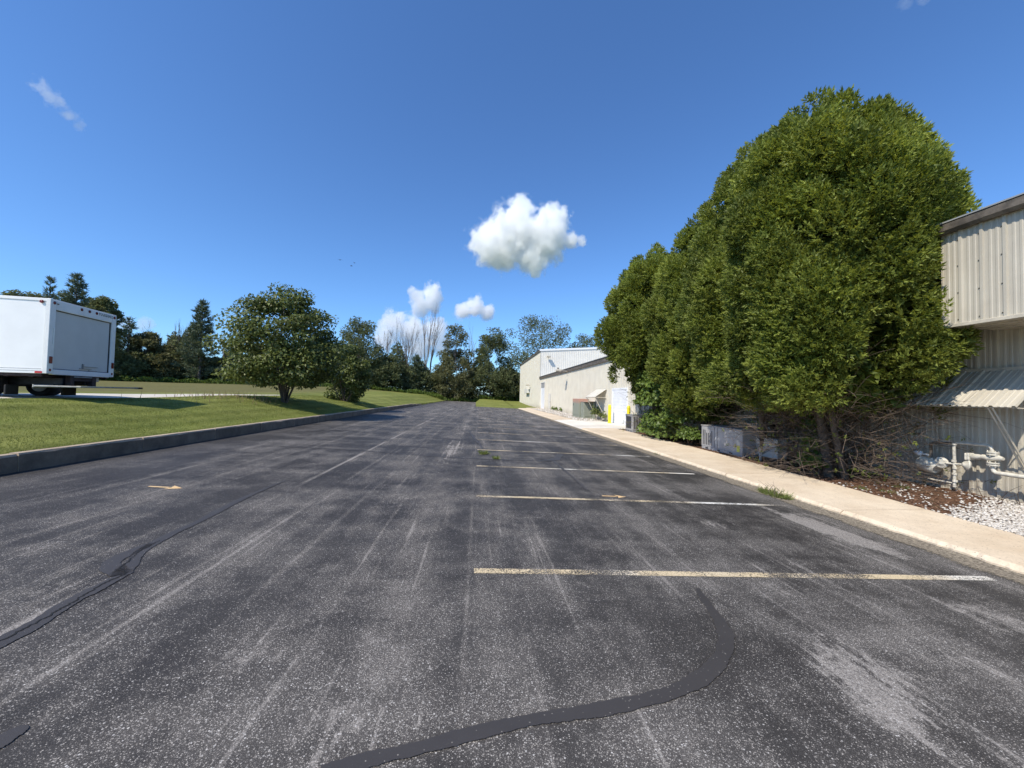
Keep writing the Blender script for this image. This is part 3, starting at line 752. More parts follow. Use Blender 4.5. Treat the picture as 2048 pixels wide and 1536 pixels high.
# ------------------------------------------------------------------ low cooling units in the bed
M['unit'] = mat_plain('grey unit paint', (0.35, 0.345, 0.34), 0.5, 0, 0.12, 3)
M['unit_d'] = mat_plain('unit recess', (0.03, 0.032, 0.04), 0.7)
M['unit_w'] = mat_plain('white unit paint', (0.54, 0.53, 0.49), 0.5, 0, 0.12, 3)
M['label_y'] = mat_plain('yellow sticker', (0.62, 0.60, 0.10), 0.5)
def unit(name, loc, L, D, H, label, grille=True):
    r = empty(name, loc); tag(r, label, 'cooling unit')
    # local: y along the walk, front on -x
    mb = MB(); mb.bbox(0, D, 0, L, .10, H-.03, .012); mb.build('cabinet', M['unit'], r)
    mb = MB(); mb.bbox(-.02, D+.02, -.02, L+.02, H-.03, H, .008); mb.build('lid', M['unit'], r)
    mb = MB(); mb.box(.01, D-.01, .01, L-.01, 0, .10); mb.build('base_rail', M['unit'], r)
    for a in (.25, .55, .85): MB().box(.0, .008, L*a-.08, L*a+.08, .03, .075).build('fork_slot', M['unit_d'], r)
    if grille:
        for q, hh in enumerate((.62, .62, .5, .5, .5, .6)):
            mb = MB(); y = L-.10-q*.105; mb.box(-.004, .006, y-.045, y, .16, .16+hh*H); mb.build('louvre_slot', M['unit_d'], r)
        mb = MB(); mb.box(-.005, 0, L-.80, L-.785, .11, H-.04); mb.box(-.005, 0, L-.98, L-.97, .11, H-.04); mb.build('seam', M['unit_d'], r)
        MB().bbox(-.006, .0, L-.93, L-.86, .25, .36, .004).build('service_port', M['unit_w'], r); MB().bbox(-.006, 0, L-.93, L-.86, .42, .5, .004).build('service_port', M['unit_w'], r)
        mb = MB(); mb.box(-.004, 0, .12, .26, .14, .34); mb.build('sticker', M['label_y'], r)
        mb = MB(); mb.box(-.004, 0, .12, .26, .36, .52); mb.build('rating_plate', M['unit_w'], r)
    return r
unit('cooling_unit', (8.28, 11.62, WALK_Z), 2.25, .85, .86, 'low grey cooling unit with slotted front under the cedars beside sidewalk')
u2 = unit('cooling_unit', (8.1, 19.9, WALK_Z), 1.0, .8, .92, 'small grey cooling unit peeking out at the far end of the vines', False)
mb = MB()
for q in range(8): mb.box(.06+q*.09, .11+q*.09, -.006, .002, .18, .82)
mb.build('coil_grille', M['unit_d'], u2)
mb = MB(); mb.box(-.006, .002, .2, .9, .18, .82); mb.build('coil_panel', M['unit_d'], u2)
cb = empty('utility_cabinet', (8.75, 10.75, WALK_Z)); tag(cb, 'low white cabinet half hidden by bare cedar twigs', 'cabinet')
mb = MB(); mb.bbox(0, .3, 0, 1.6, .08, .62, .01); mb.build('box', M['unit_w'], cb)
mb = MB(); mb.bbox(-.02, .32, -.02, 1.62, .62, .65, .006); mb.build('lid', M['unit_w'], cb)
mb = MB(); mb.box(.02, .28, .02, 1.58, 0, .08); mb.build('plinth', M['dark'], cb)
M['stick'] = mat_plain('grey wood', (0.26, 0.21, 0.16), 0.85, 0, 0.3, 12)
st = empty('wooden_stake', (8.45, 11.05, WALK_Z)); tag(st, 'thin wooden stake propped by a slanting stick beside grey unit', 'stake')
mb = MB(); mb.box(-.02, .02, -.02, .02, -.02, .42); mb.build('post', M['unit_w'], st)
mb = MB(); mb.cyl((-.35, .35, .0), (.03, .02, .36), .018, 7); mb.build('stick', M['stick'], st)

# ------------------------------------------------------------------ far building: low wing and tall hall
XL = 9.8
z_wing = 4.78; Y_C = px_x(1080, 760, XL).y; Y_N = 23.2; Y_Z = px_x(1040, 770, XL).y; z_hall = 9.1
def ribbed(mb, x, y0, y1, z0, z1f, step=.305, flip=False):
    """ribbed sheet on x = const facing -x; z1f(y) gives the top"""
    y = y0
    P = []
    while y < y1-.02:
        for a, o in ((0, 0), (.012, .035), (.06, .035), (.08, 0)):
            if y+a < y1: P.append((y+a, x-o))
        y += step
    P.append((y1, x)); m = len(P)
    mb.add([(xx, yy, z0) for yy, xx in P]+[(xx, yy, z1f(yy)) for yy, xx in P], [(i, m+i, m+i+1, i+1) for i in range(m-1)])
def ribbed_y(mb, y, x0, x1, z0, z1f, step=.305):
    x = x0; P = []
    while x < x1-.02:
        for a, o in ((0, 0), (.012, .035), (.06, .035), (.08, 0)):
            if x+a < x1: P.append((x+a, y-o))
        x += step
    P.append((x1, y)); m = len(P)
    mb.add([(xx, yy, z0) for xx, yy in P]+[(xx, yy, z1f(xx)) for xx, yy in P], [(i, i+1, m+i+1, m+i) for i in range(m-1)])
fb = empty('warehouse', (XL, 60, -.1)); tag(fb, 'far pale ribbed metal warehouse with a tall hall and low front wing', 'building')
fp = lambda mb, name, mat, parent=None: pbuild(mb, name, mat, parent or fb)
mb = MB(); ribbed(mb, XL, Y_N, Y_C-.02, -.15, lambda y: z_wing-.2); ribbed_y(mb, Y_N, XL, 26, -.15, lambda x: z_wing-.2+(x-XL)*.03); fp(mb, 'wing_wall', M['siding_far'])
rs = lambda x: z_hall+(x-XL)*.068 if x < 27 else z_hall+(27-XL)*.068-(x-27)*.068
mb = MB(); ribbed(mb, XL, Y_C, Y_Z, -.15, lambda y: z_hall); fp(mb, 'side_wall', M['siding_far'])
mb = MB(); ribbed_y(mb, Y_C, XL+.03, 44, -.15, rs); fp(mb, 'gable_wall', M['siding_white'])
mb = MB(); mb.box(XL-.14, XL+.05, Y_N-.1, Y_C-.05, z_wing-.28, z_wing+.05); fp(mb, 'eave_trim', M['gutter_m'])
mb = MB(); mb.add([(XL-.2, Y_N-.15, z_wing+.06), (XL-.2, Y_C, z_wing+.06), (26, Y_C, z_wing+.6), (26, Y_N-.15, z_wing+.6), (XL-.2, Y_N-.15, z_wing+.10), (XL-.2, Y_C, z_wing+.10), (26, Y_C, z_wing+.64), (26, Y_N-.15, z_wing+.64)],
                  [(0, 3, 2, 1), (4, 5, 6, 7), (0, 1, 5, 4), (1, 2, 6, 5), (2, 3, 7, 6), (3, 0, 4, 7)]); fp(mb, 'wing_roof', M['roof'])
mb = MB(); mb.box(XL-.16, XL+.02, Y_C-.1, Y_Z+.1, z_hall-.12, z_hall+.18); fp(mb, 'hall_gutter', M['gutter_m'])
mb = MB()
for xa, xb in ((XL-.15, 27), (27, 44)):
    mb.add([(xa, Y_C-.12, rs(xa)-.05), (xb, Y_C-.12, rs(xb)-.05), (xb, Y_C-.12, rs(xb)+.25), (xa, Y_C-.12, rs(xa)+.25),
            (xa, Y_C+.1, rs(xa)-.05), (xb, Y_C+.1, rs(xb)-.05), (xb, Y_C+.1, rs(xb)+.25), (xa, Y_C+.1, rs(xa)+.25)], [(0, 1, 2, 3), (4, 7, 6, 5), (3, 2, 6, 7), (0, 4, 5, 1), (0, 3, 7, 4), (1, 5, 6, 2)])
fp(mb, 'rake_trim', M['white'])
mb = MB()
for xa, xb in ((XL-.2, 27), (27, 44)):
    mb.add([(xa, Y_C-.1, rs(xa)+.2), (xb, Y_C-.1, rs(xb)+.2), (xb, Y_Z+.1, rs(xb)+.2), (xa, Y_Z+.1, rs(xa)+.2)], [(0, 1, 2, 3)])
fp(mb, 'hall_roof', M['roof'])
# white roll up door with slats and frame
dY0, dY1 = px_x(1256, 815, XL).y, px_x(1227, 815, XL).y; dz1 = px_x(1228, 780, XL).z
d = fp(MB().box(XL-.075, XL-.05, dY0, dY1, -.09, dz1), 'roll_up_door', M['white_door'])
for q in range(11):
    z = -.06+q*(dz1+.06)/11; fp(MB().bbox(XL-.09, XL-.074, dY0+.03, dY1-.03, z, z+(dz1+.06)/11-.02, .005), 'slat', M['white_door'], d)
fp(MB().box(XL-.11, XL-.03, dY1, dY1+.1, -.09, dz1+.12).box(XL-.11, XL-.03, dY0-.1, dY0, -.09, dz1+.12).box(XL-.11, XL-.03, dY0, dY1, dz1, dz1+.12), 'door_frame', M['white_door'])
# tall overhead door at the far end of the wing
a = px_x(1091, 765, XL); b = px_x(1082.5, 818, XL); zt1 = a.z
d = fp(MB().box(XL-.06, XL-.045, a.y, b.y, -.1, zt1), 'overhead_door', M['white_door'])
fp(MB().box(XL-.075, XL-.06, a.y, b.y, zt1-.75, zt1), 'dark_panel', M['unit'], d)
fp(MB().box(XL-.13, XL-.04, a.y-.12, a.y, -.1, zt1+.15).box(XL-.13, XL-.04, b.y, b.y+.12, -.1, zt1+.15).box(XL-.13, XL-.04, a.y, b.y, zt1, zt1+.15), 'door_frame', M['siding_white'])
a = px_x(1102, 787, XL); b = px_x(1097, 816, XL)
d = fp(MB().bbox(XL-.07, XL-.045, a.y, b.y, -.08, a.z, .01), 'entry_door', M['siding_white'])
fp(MB().box(XL-.11, XL-.07, a.y+.1, a.y+.2, .95, 1.05), 'handle', M['dark'], d)
# wall lamps, boxes
def wall_lamp(px, py, x=XL, plane='x', arm=.55):
    p = px_x(px, py, x) if plane == 'x' else px_y(px, py, Y_C)
    n = Vector((-1, 0, 0)) if plane == 'x' else Vector((0, -1, 0))
    q = p+n*.04
    o = fp(MB().cyl(q, q+n*arm+Vector((0, 0, .1)), .03, 8), 'lamp_arm', M['trim'])
    h = q+n*(arm+.05)+Vector((0, 0, .08)); s = Vector((0, .16, 0)) if plane == 'x' else Vector((.16, 0, 0))
    fp(MB().bbox(h.x-.3, h.x+.3, h.y-.3, h.y+.3, h.z-.10, h.z+.14, .05), 'lamp_head', M['trim'], o)
wall_lamp(1137, 743, arm=1.0); wall_lamp(1061, 771, arm=.5); wall_lamp(1096, 715, plane='y', arm=.5)
p = px_x(1057, 782, XL); fp(MB().bbox(XL-.5, XL-.05, p.y-2.0, p.y+2.6, p.z-.45, p.z+.45, .04), 'wall_box', M['siding_white'])
p = px_x(1107, 739, XL); fp(MB().cyl((p.x+.6, p.y, z_wing+.1), (p.x+.6, p.y, z_wing+.8), .12, 8), 'roof_vent', M['gutter_m'])
# awning on the far wall with its own struts
av = empty('wall_awning', (XL, 33, 2)); tag(av, 'small pale awning on struts beside the far white roll up door', 'awning')
p0 = px_x(1196, 779, XL); p1 = px_x(1213, 779, XL); ya, yb = p1.y-.1, p0.y+.25; zt1 = p0.z
mb = MB(); mb.add([(XL-.04, ya, zt1), (XL-.04, yb, zt1), (XL-.95, yb, zt1-.62), (XL-.95, ya, zt1-.62), (XL-.04, ya, zt1-.03), (XL-.04, yb, zt1-.03), (XL-.95, yb, zt1-.65), (XL-.95, ya, zt1-.65)],
                  [(0, 1, 2, 3), (4, 7, 6, 5), (0, 3, 7, 4), (1, 5, 6, 2), (2, 6, 7, 3)]); pbuild(mb, 'canopy_sheet', M['siding_far'], av)
for y in (ya+.06, yb-.06):
    pbuild(MB().cyl((XL-.92, y, zt1-.65), (XL-.06, y, .15), .03, 7), 'strut', M['trim'], av)
    pbuild(MB().cyl((XL-.92, y, zt1-.65), (XL-.06, y, zt1-.65), .025, 7), 'brace', M['trim'], av)
# transformer cabinets
M['cab_g'] = mat_plain('grey green cabinet', (0.25, 0.27, 0.215), 0.6, 0, 0.15, 3)
def mat_rust():
    k = N('rusting cabinet'); p = k.pos(); z = k.sep(p)[2]
    f = k.ramp(k.add(z, k.mul(k.noise(p, 3, 4), .6)), 1.45, 1.7)
    return k.done(k.bsdf(k.mix(f, (0.25, 0.27, 0.215), k.mix(k.noise(p, 8, 4), (0.40, 0.20, 0.14), (0.45, 0.31, 0.24))), .7))
M['cab_r'] = mat_rust()
cx = 8.75
c0 = px_x(1145, 838, cx); 
Yc1, Yc0 = px_x(1145, 820, cx).y, px_x(1166, 820, cx).y
hc = px_x(1146, 797, cx).z
ec = empty('electrical_cabinet', (cx, (Yc0+Yc1)/2, WALK_Z)); tag(ec, 'tall grey green electrical cabinet with rust stained top', 'cabinet')
pbuild(MB().bbox(cx, cx+.85, Yc0+1.3, Yc1, WALK_Z, hc, .02), 'cabinet_body', M['cab_r'], ec)
pbuild(MB().bbox(cx-.02, cx+.0, Yc0+1.4, Yc1-.1, .15, hc-.12, .006), 'door', M['cab_r'], ec)
pbuild(MB().bbox(cx+.06, cx+.80, Yc0+1.28, Yc0+1.3, .15, hc-.12, .006), 'front_panel', M['cab_r'], ec)
pbuild(MB().box(cx-.045, cx-.02, Yc1-.45, Yc1-.4, .95, 1.15), 'handle', M['dark'], ec)
e2 = empty('electrical_cabinet', (cx+.9, Yc0+.6, WALK_Z)); tag(e2, 'shorter grey green electrical cabinet to the right of the tall one', 'cabinet')
h2 = px_x(1170, 804, cx+.3).z
pbuild(MB().bbox(cx+.87, cx+1.02, Yc0-.2, Yc0+1.2, WALK_Z, h2, .02).bbox(cx+.12, cx+.88, Yc0+.2, Yc0+1.2, WALK_Z, h2, .02), 'cabinet_body', M['cab_g'], e2)
pbuild(MB().bbox(cx+.09, cx+1.05, Yc0-.25, Yc0+1.25, h2, h2+.06, .02), 'lid', M['cab_r'], e2)
pbuild(MB().bbox(cx+.2, cx+.8, Yc0+.17, Yc0+.2, .1, h2-.15, .006), 'door', M['cab_g'], e2)
# bollards
M['yellow'] = mat_plain('yellow bollard sleeve', (0.80, 0.66, 0.02), 0.4, 0, 0.05, 4)
def bollard(px, py0, X, label):
    p = px_x(px, 840, X); top = px_x(px, py0, X).z
    o = empty('bollard', (X, p.y, WALK_Z)); tag(o, label, 'bollard', 'yellow bollards by the white door')
    h = top-WALK_Z; mb = MB(); mb.lathe([(0, .105), (h*.86, .105), (h*.95, .095), (h, .05)], (0, 0, 0), (0, 0, 1), 16); mb.build('sleeve', M['yellow'], o)
    MB().lathe([(-.02, .15), (.03, .15), (.05, .11)], (0, 0, 0), (0, 0, 1), 16).build('base_ring', M['yellow'], o)
    for z in (h*.62, h*.72): MB().lathe([(z, .107), (z+.012, .110), (z+.024, .107)], (0, 0, 0), (0, 0, 1), 16).build('ridge', M['yellow'], o)
bollard(1219, 809, 9.3, 'yellow bollard left of the white roll up door')
bollard(1257, 811, 9.2, 'yellow bollard beside the vine leaves, right of the white door')

# ------------------------------------------------------------------ box truck
M['truck_w'] = mat_plain('truck white', (0.88, 0.875, 0.85), 0.35, 0, 0.03, 1.5)
M['truck_f'] = mat_plain('truck rear frame', (0.80, 0.80, 0.78), 0.45, 0, 0.06, 2)
M['truck_d'] = mat_plain('truck door', (0.60, 0.60, 0.58), 0.6, 0, 0.03, 2)
M['red'] = mat_plain('red lens', (0.16, 0.012, 0.010), 0.25, 0, 0.1, 8)
M['redtape'] = mat_plain('red reflector tape', (0.55, 0.03, 0.03), 0.4)
M['steel'] = mat_plain('grey steel', (0.30, 0.30, 0.29), 0.5, 0.4, 0.25, 5)
M['brown'] = mat_plain('rusty frame', (0.06, 0.035, 0.028), 0.8, 0, 0.4, 6)
M['glass'] = mat_plain('dark glass', (0.02, 0.025, 0.03), 0.08, 0, 0.02, 1)
c1 = px_d(90, 747, 10.92); c2 = px_d(223, 752, 13.31)
d2 = Vector((c2.x-c1.x, c2.y-c1.y)); W = d2.length; ang = math.atan2(-d2.x, d2.y)   # rear face direction
fl = (c1.z+c2.z)/2-.0; tz = 1.33
tr = empty('box_truck', (c1.x, c1.y, tz), ang)      # local: +y across the rear (to the far side), -x forward, z up
tag(tr, 'white box truck with closed rear door parked on the gravel drive', 'truck')
fz = c1.z-tz; H = 2.12; LB = 5.0
def tp(mb, name, mat, parent=None): return mb.build(name, mat, parent or tr)
tp(MB().bbox(-LB, -.05, .01, W-.01, fz+.02, fz+H-.01, .03), 'cargo_box', M['truck_w'])
mb = MB(); mb.bbox(-LB, -.05, -.012, .01, fz, fz+.13, .006); mb.bbox(-LB, -.05, -.008, .01, fz+H-.08, fz+H, .006); mb.bbox(-LB, -.05, W-.01, W+.012, fz, fz+.13, .006); tp(mb, 'side_rail', M['truck_w'])
tp(MB().box(-LB, -.08, -.014, -.010, fz+.125, fz+.137).box(-LB, -.08, -.015, -.012, fz+.065, fz+.075), 'rail_seam', M['steel'])
mb = MB(); mb.bbox(-.06, .05, -.015, .17, fz, fz+H, .012); mb.bbox(-.06, .05, W-.17, W+.015, fz, fz+H, .012); mb.bbox(-.06, .048, .17, W-.17, fz+H-.29, fz+H, .012); mb.bbox(-.06, .048, .17, W-.17, fz-.02, fz+.13, .012); tp(mb, 'rear_frame', M['truck_f'])
door = tp(MB().box(-.05, -.01, .17, W-.17, fz+.13, fz+H-.29), 'roll_up_door', M['truck_d'])
mb = MB(); mb.box(-.01, .012, .17, .195, fz+.13, fz+H-.29); mb.box(-.01, .012, W-.195, W-.17, fz+.13, fz+H-.29); mb.box(-.01, .012, .195, W-.195, fz+.13, fz+.15); mb.box(-.01, .010, .195, W-.195, fz+H-.31, fz+H-.29); tp(mb, 'door_seal', M['dark'], door)
tp(MB().box(-.008, .02, W*.50, W*.74, fz+.27, fz+.285).box(-.008, .02, W*.50, W*.52, fz+.2, fz+.36).box(-.008, .025, W*.46, W*.64, fz+.20, fz+.215).box(-.008, .03, W*.60, W*.72, fz+.14, fz+.17), 'door_latch', M['steel'], door)
tp(MB().cyl((.065, .115, fz+.85), (.065, .115, fz+1.3), .014, 8).cyl((.04, .115, fz+.85), (.065, .115, fz+.85), .014, 8).cyl((.04, .115, fz+1.3), (.065, .115, fz+1.3), .014, 8), 'grab_handle', M['truck_w'])
for y in (.10, W*.42, W*.54, W*.655, W-.09): tp(MB().lathe([(0, .045), (.015, .045), (.022, .03)], (.046, y, fz+H-.10), (1, 0, 0), 12), 'marker_light', M['red'])
tp(MB().lathe([(0, .045), (.015, .045), (.022, .03)], (-.16, -.010, fz+H-.10), (0, -1, 0), 12), 'marker_light', M['red'])
tp(MB().bbox(.046, .06, .18, .24, fz+H-.13, fz+H-.10, .004), 'lamp_bracket', M['dark'])
for y in (.075, W-.075):
    tp(MB().bbox(.046, .07, y-.05, y+.05, fz+.29, fz+.49, .02), 'tail_light', M['red'])
    tp(MB().bbox(.046, .06, y-.03, y+.03, fz+.07, fz+.14, .008), 'reflector', M['red'])
tp(MB().box(-.22, -.06, -.017, -.013, fz+.01, fz+.06), 'reflector_tape', M['redtape'])
cu = bpy.data.curves.new('lettering', 'FONT'); cu.body = 'MARSHALL'; cu.size = .13; cu.extrude = .003; cu.align_x = 'CENTER'
to = bpy.data.objects.new('tmp', cu); COL.objects.link(to); bpy.context.view_layer.update()
me = bpy.data.meshes.new_from_object(to.evaluated_get(bpy.context.evaluated_depsgraph_get())); bpy.data.objects.remove(to)
lt = link_mesh('lettering', me, M['steel'], tr); lt.rotation_euler = (R(90), 0, R(90)); lt.location = (.052, W*.82, fz+H-.14)
tp(MB().bbox(-LB-2.2, -.12, W*.30, W*.36, fz-.32, fz-.10, .01).bbox(-LB-2.2, -.12, W*.64, W*.70, fz-.32, fz-.10, .01), 'chassis_rail', M['dark'])
mb = MB()
for q in range(9): mb.box(-LB+.2+q*.55, -LB+.3+q*.55, .05, W-.05, fz-.10, fz)
mb.box(-LB, -.1, .03, .09, fz-.08, fz); mb.box(-LB, -.1, W-.09, W-.03, fz-.08, fz); tp(mb, 'floor_frame', M['brown'])
tp(MB().box(-.1, .03, W*.33, W*.38, .35, fz).box(-.1, .03, W*.66, W*.72, .35, fz).box(-.08, .0, W*.33, W*.72, .5, fz-.02), 'lift_gate_bracket', M['brown'])
tp(MB().cyl((.05, W*.37, fz-.06), (.05, W*.63, fz-.06), .02, 8), 'lift_bar', M['steel'])
lg = tp(MB().bbox(-.35, .75, .12, W+.08, .30, .345, .01), 'lift_gate', M['steel'])
tp(MB().bbox(-.36, -.33, .12, .9, .285, .37, .006), 'edge_plate', M['unit_w'], lg)
tp(MB().bbox(.62, .80, W+.06, W+.2, .29, .35, .01), 'roller', M['dark'], lg)
tp(MB().bbox(-.3, -.25, W-.42, W-.14, .50, .64, .01), 'rear_plate', M['unit_w'])
tp(MB().bbox(-.95, -.9, .08, .45, .07, .34, .01), 'mud_flap', M['black']); tp(MB().bbox(-.12, -.07, W*.28, W*.48, .06, .36, .01), 'mud_flap', M['black'])
tp(MB().bbox(-2.9, -2.45, .08, .45, .07, .34, .01), 'side_step', M['black'])
for (x, y, wd) in ((-1.55, .06, .48), (-1.55, W-.54, .48), (-LB-1.1, .12, .24), (-LB-1.1, W-.36, .24)):
    wh = tp(MB().lathe([(0, .22), (.0, .30), (.03, .355), (wd-.03, .355), (wd, .30), (wd, .22)], (x, y, .36), (0, 1, 0), 28), 'wheel', M['black'])
    tp(MB().lathe([(0.01, .21), (.04, .20), (.05, .08), (wd-.05, .08), (wd-.01, .21)], (x, y, .36), (0, 1, 0), 20), 'rim', M['steel'], wh)
mb = MB(); mb.cyl((-1.55, .3, .36), (-1.55, W-.3, .36), .06, 10); tp(mb, 'axle', M['dark'])
prof = [(-LB-.15, .35), (-LB-.15, 2.05), (-LB-.4, 2.2), (-LB-1.0, 2.2), (-LB-1.55, 1.45), (-LB-2.4, 1.25), (-LB-2.55, 1.0), (-LB-2.6, .45), (-LB-2.3, .35)]
tp(MB().add([(x, .2, z) for x, z in prof]+[(x, W-.2, z) for x, z in prof], [tuple(range(9)), tuple(range(9, 18))[::-1]]+[(i, 9+i, 9+(i+1) % 9, (i+1) % 9) for i in range(9)]), 'cab', M['truck_w'])
tp(MB().box(-LB-1.2, -LB-.35, .19, .2, 1.4, 1.95), 'side_window', M['glass']); tp(MB().box(-LB-1.2, -LB-.35, W-.2, W-.19, 1.4, 1.95), 'side_window', M['glass'])

# ------------------------------------------------------------------ vegetation materials
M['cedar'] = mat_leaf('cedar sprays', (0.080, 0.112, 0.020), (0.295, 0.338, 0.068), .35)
M['leaf_tree'] = mat_leaf('dark broad leaves', (0.060, 0.085, 0.022), (0.185, 0.215, 0.066), .3, .45)
M['leaf_vine'] = mat_leaf('vine leaves', (0.060, 0.100, 0.018), (0.170, 0.235, 0.050), .3, .45)
M['leaf_far'] = mat_leaf('far foliage', (0.080, 0.105, 0.050), (0.210, 0.230, 0.096), .33)
M['leaf_far2'] = mat_leaf('far foliage, olive', (0.100, 0.110, 0.050), (0.225, 0.220, 0.098), .33)
M['needle'] = mat_leaf('pine needles', (0.048, 0.076, 0.048), (0.130, 0.158, 0.084), .22)
M['blade'] = mat_leaf('grass blades', (0.125, 0.165, 0.032), (0.260, 0.285, 0.078), .3, .6)
M['weed'] = mat_leaf('weed blades', (0.10, 0.135, 0.03), (0.24, 0.27, 0.08), .3, .6)
M['dry'] = mat_leaf('dry grass', (0.22, 0.17, 0.09), (0.36, 0.28, 0.16), .3, .8)
M['bark'] = mat_plain('grey brown bark', (0.115, 0.088, 0.066), 0.9, 0, 0.35, 9, bump=.5)
M['bark_far'] = mat_plain('grey bark', (0.13, 0.11, 0.095), 0.9, 0, 0.3, 2)
M['dead'] = mat_plain('bleached dead wood', (0.18, 0.158, 0.14), 0.9, 0, 0.25, 2)
M['twig'] = mat_plain('dry twigs', (0.135, 0.098, 0.07), 0.9, 0, 0.4, 8)

def blade_fan():
    """bushy frond: two crossed fans of short blades, tip towards +y"""
    V = []; F = []
    def bl(p, ang, l, w_, tilt):
        d = np.array([math.sin(ang), math.cos(ang)]); s_ = np.array([d[1], -d[0]]); a = np.array(p); b_ = len(V)
        for q, z in ((a-s_*w_*.5, 0), (a+s_*w_*.5+d*l*.3, .08), (a+d*l, -.10)): V.append((q[0]*math.cos(tilt)-z*math.sin(tilt), q[1], q[0]*math.sin(tilt)+z*math.cos(tilt)))
        F.append((b_, b_+1, b_+2))
    for tilt in (0.25, 1.75):
        for t, a, l in ((.0, -60, .52), (.15, 52, .52), (.4, -36, .48), (.5, 12, .55)): bl((0, t), R(a), l, .21, tilt)
    return np.array(V), np.array(F)
SPRAY = blade_fan()
LEAF = (np.array([(0, 0, 0), (-.36, .35, .06), (0, .42, -.05), (.36, .35, .06), (0, 1, -.12)]), np.array([(0, 2, 1), (0, 3, 2), (1, 2, 4), (2, 3, 4)]))
VINE = (np.array([(0, 0, 0), (-.5, -.08, .04), (-.55, .38, .08), (-.2, .55, 0), (0, 1, -.15), (.2, .55, 0), (.55, .38, .08), (.5, -.08, .04), (0, .35, -.06)]),
        np.array([(8, 0, 1), (8, 1, 2), (8, 2, 3), (8, 3, 4), (8, 4, 5), (8, 5, 6), (8, 6, 7), (8, 7, 0)]))
CLUMP = (np.array([(0, 0, 0), (-.42, .3, .15), (-.2, .85, -.1), (.0, .5, .12), (.25, 1.0, .05), (.45, .35, -.15), (.1, .25, .3), (-.1, .4, -.35)]), np.array([(0, 1, 2), (0, 3, 4), (0, 5, 6), (1, 3, 7)]))
NEED = (np.array([(-.12, 0, 0), (.12, 0, 0), (0, 1, -.1), (0, .15, .0), (-.45, .65, -.05), (-.22, .32, .05), (.22, .32, .05), (.45, .65, -.05)]), np.array([(0, 1, 2), (3, 5, 4), (3, 7, 6)]))

def limb(mb, p, q, r0, r1, bow=.1, n=5, sides=6, g=random):
    p = Vector(p); q = Vector(q); L = (q-p).length; off = Vector((g.uniform(-1, 1), g.uniform(-1, 1), g.uniform(-.4, .8)))*L*bow
    pts = [p.lerp(q, i/n)+off*math.sin(math.pi*i/n) for i in range(n+1)]
    mb.tube(pts, [r0+(r1-r0)*i/n for i in range(n+1)], sides, caps=False); return pts

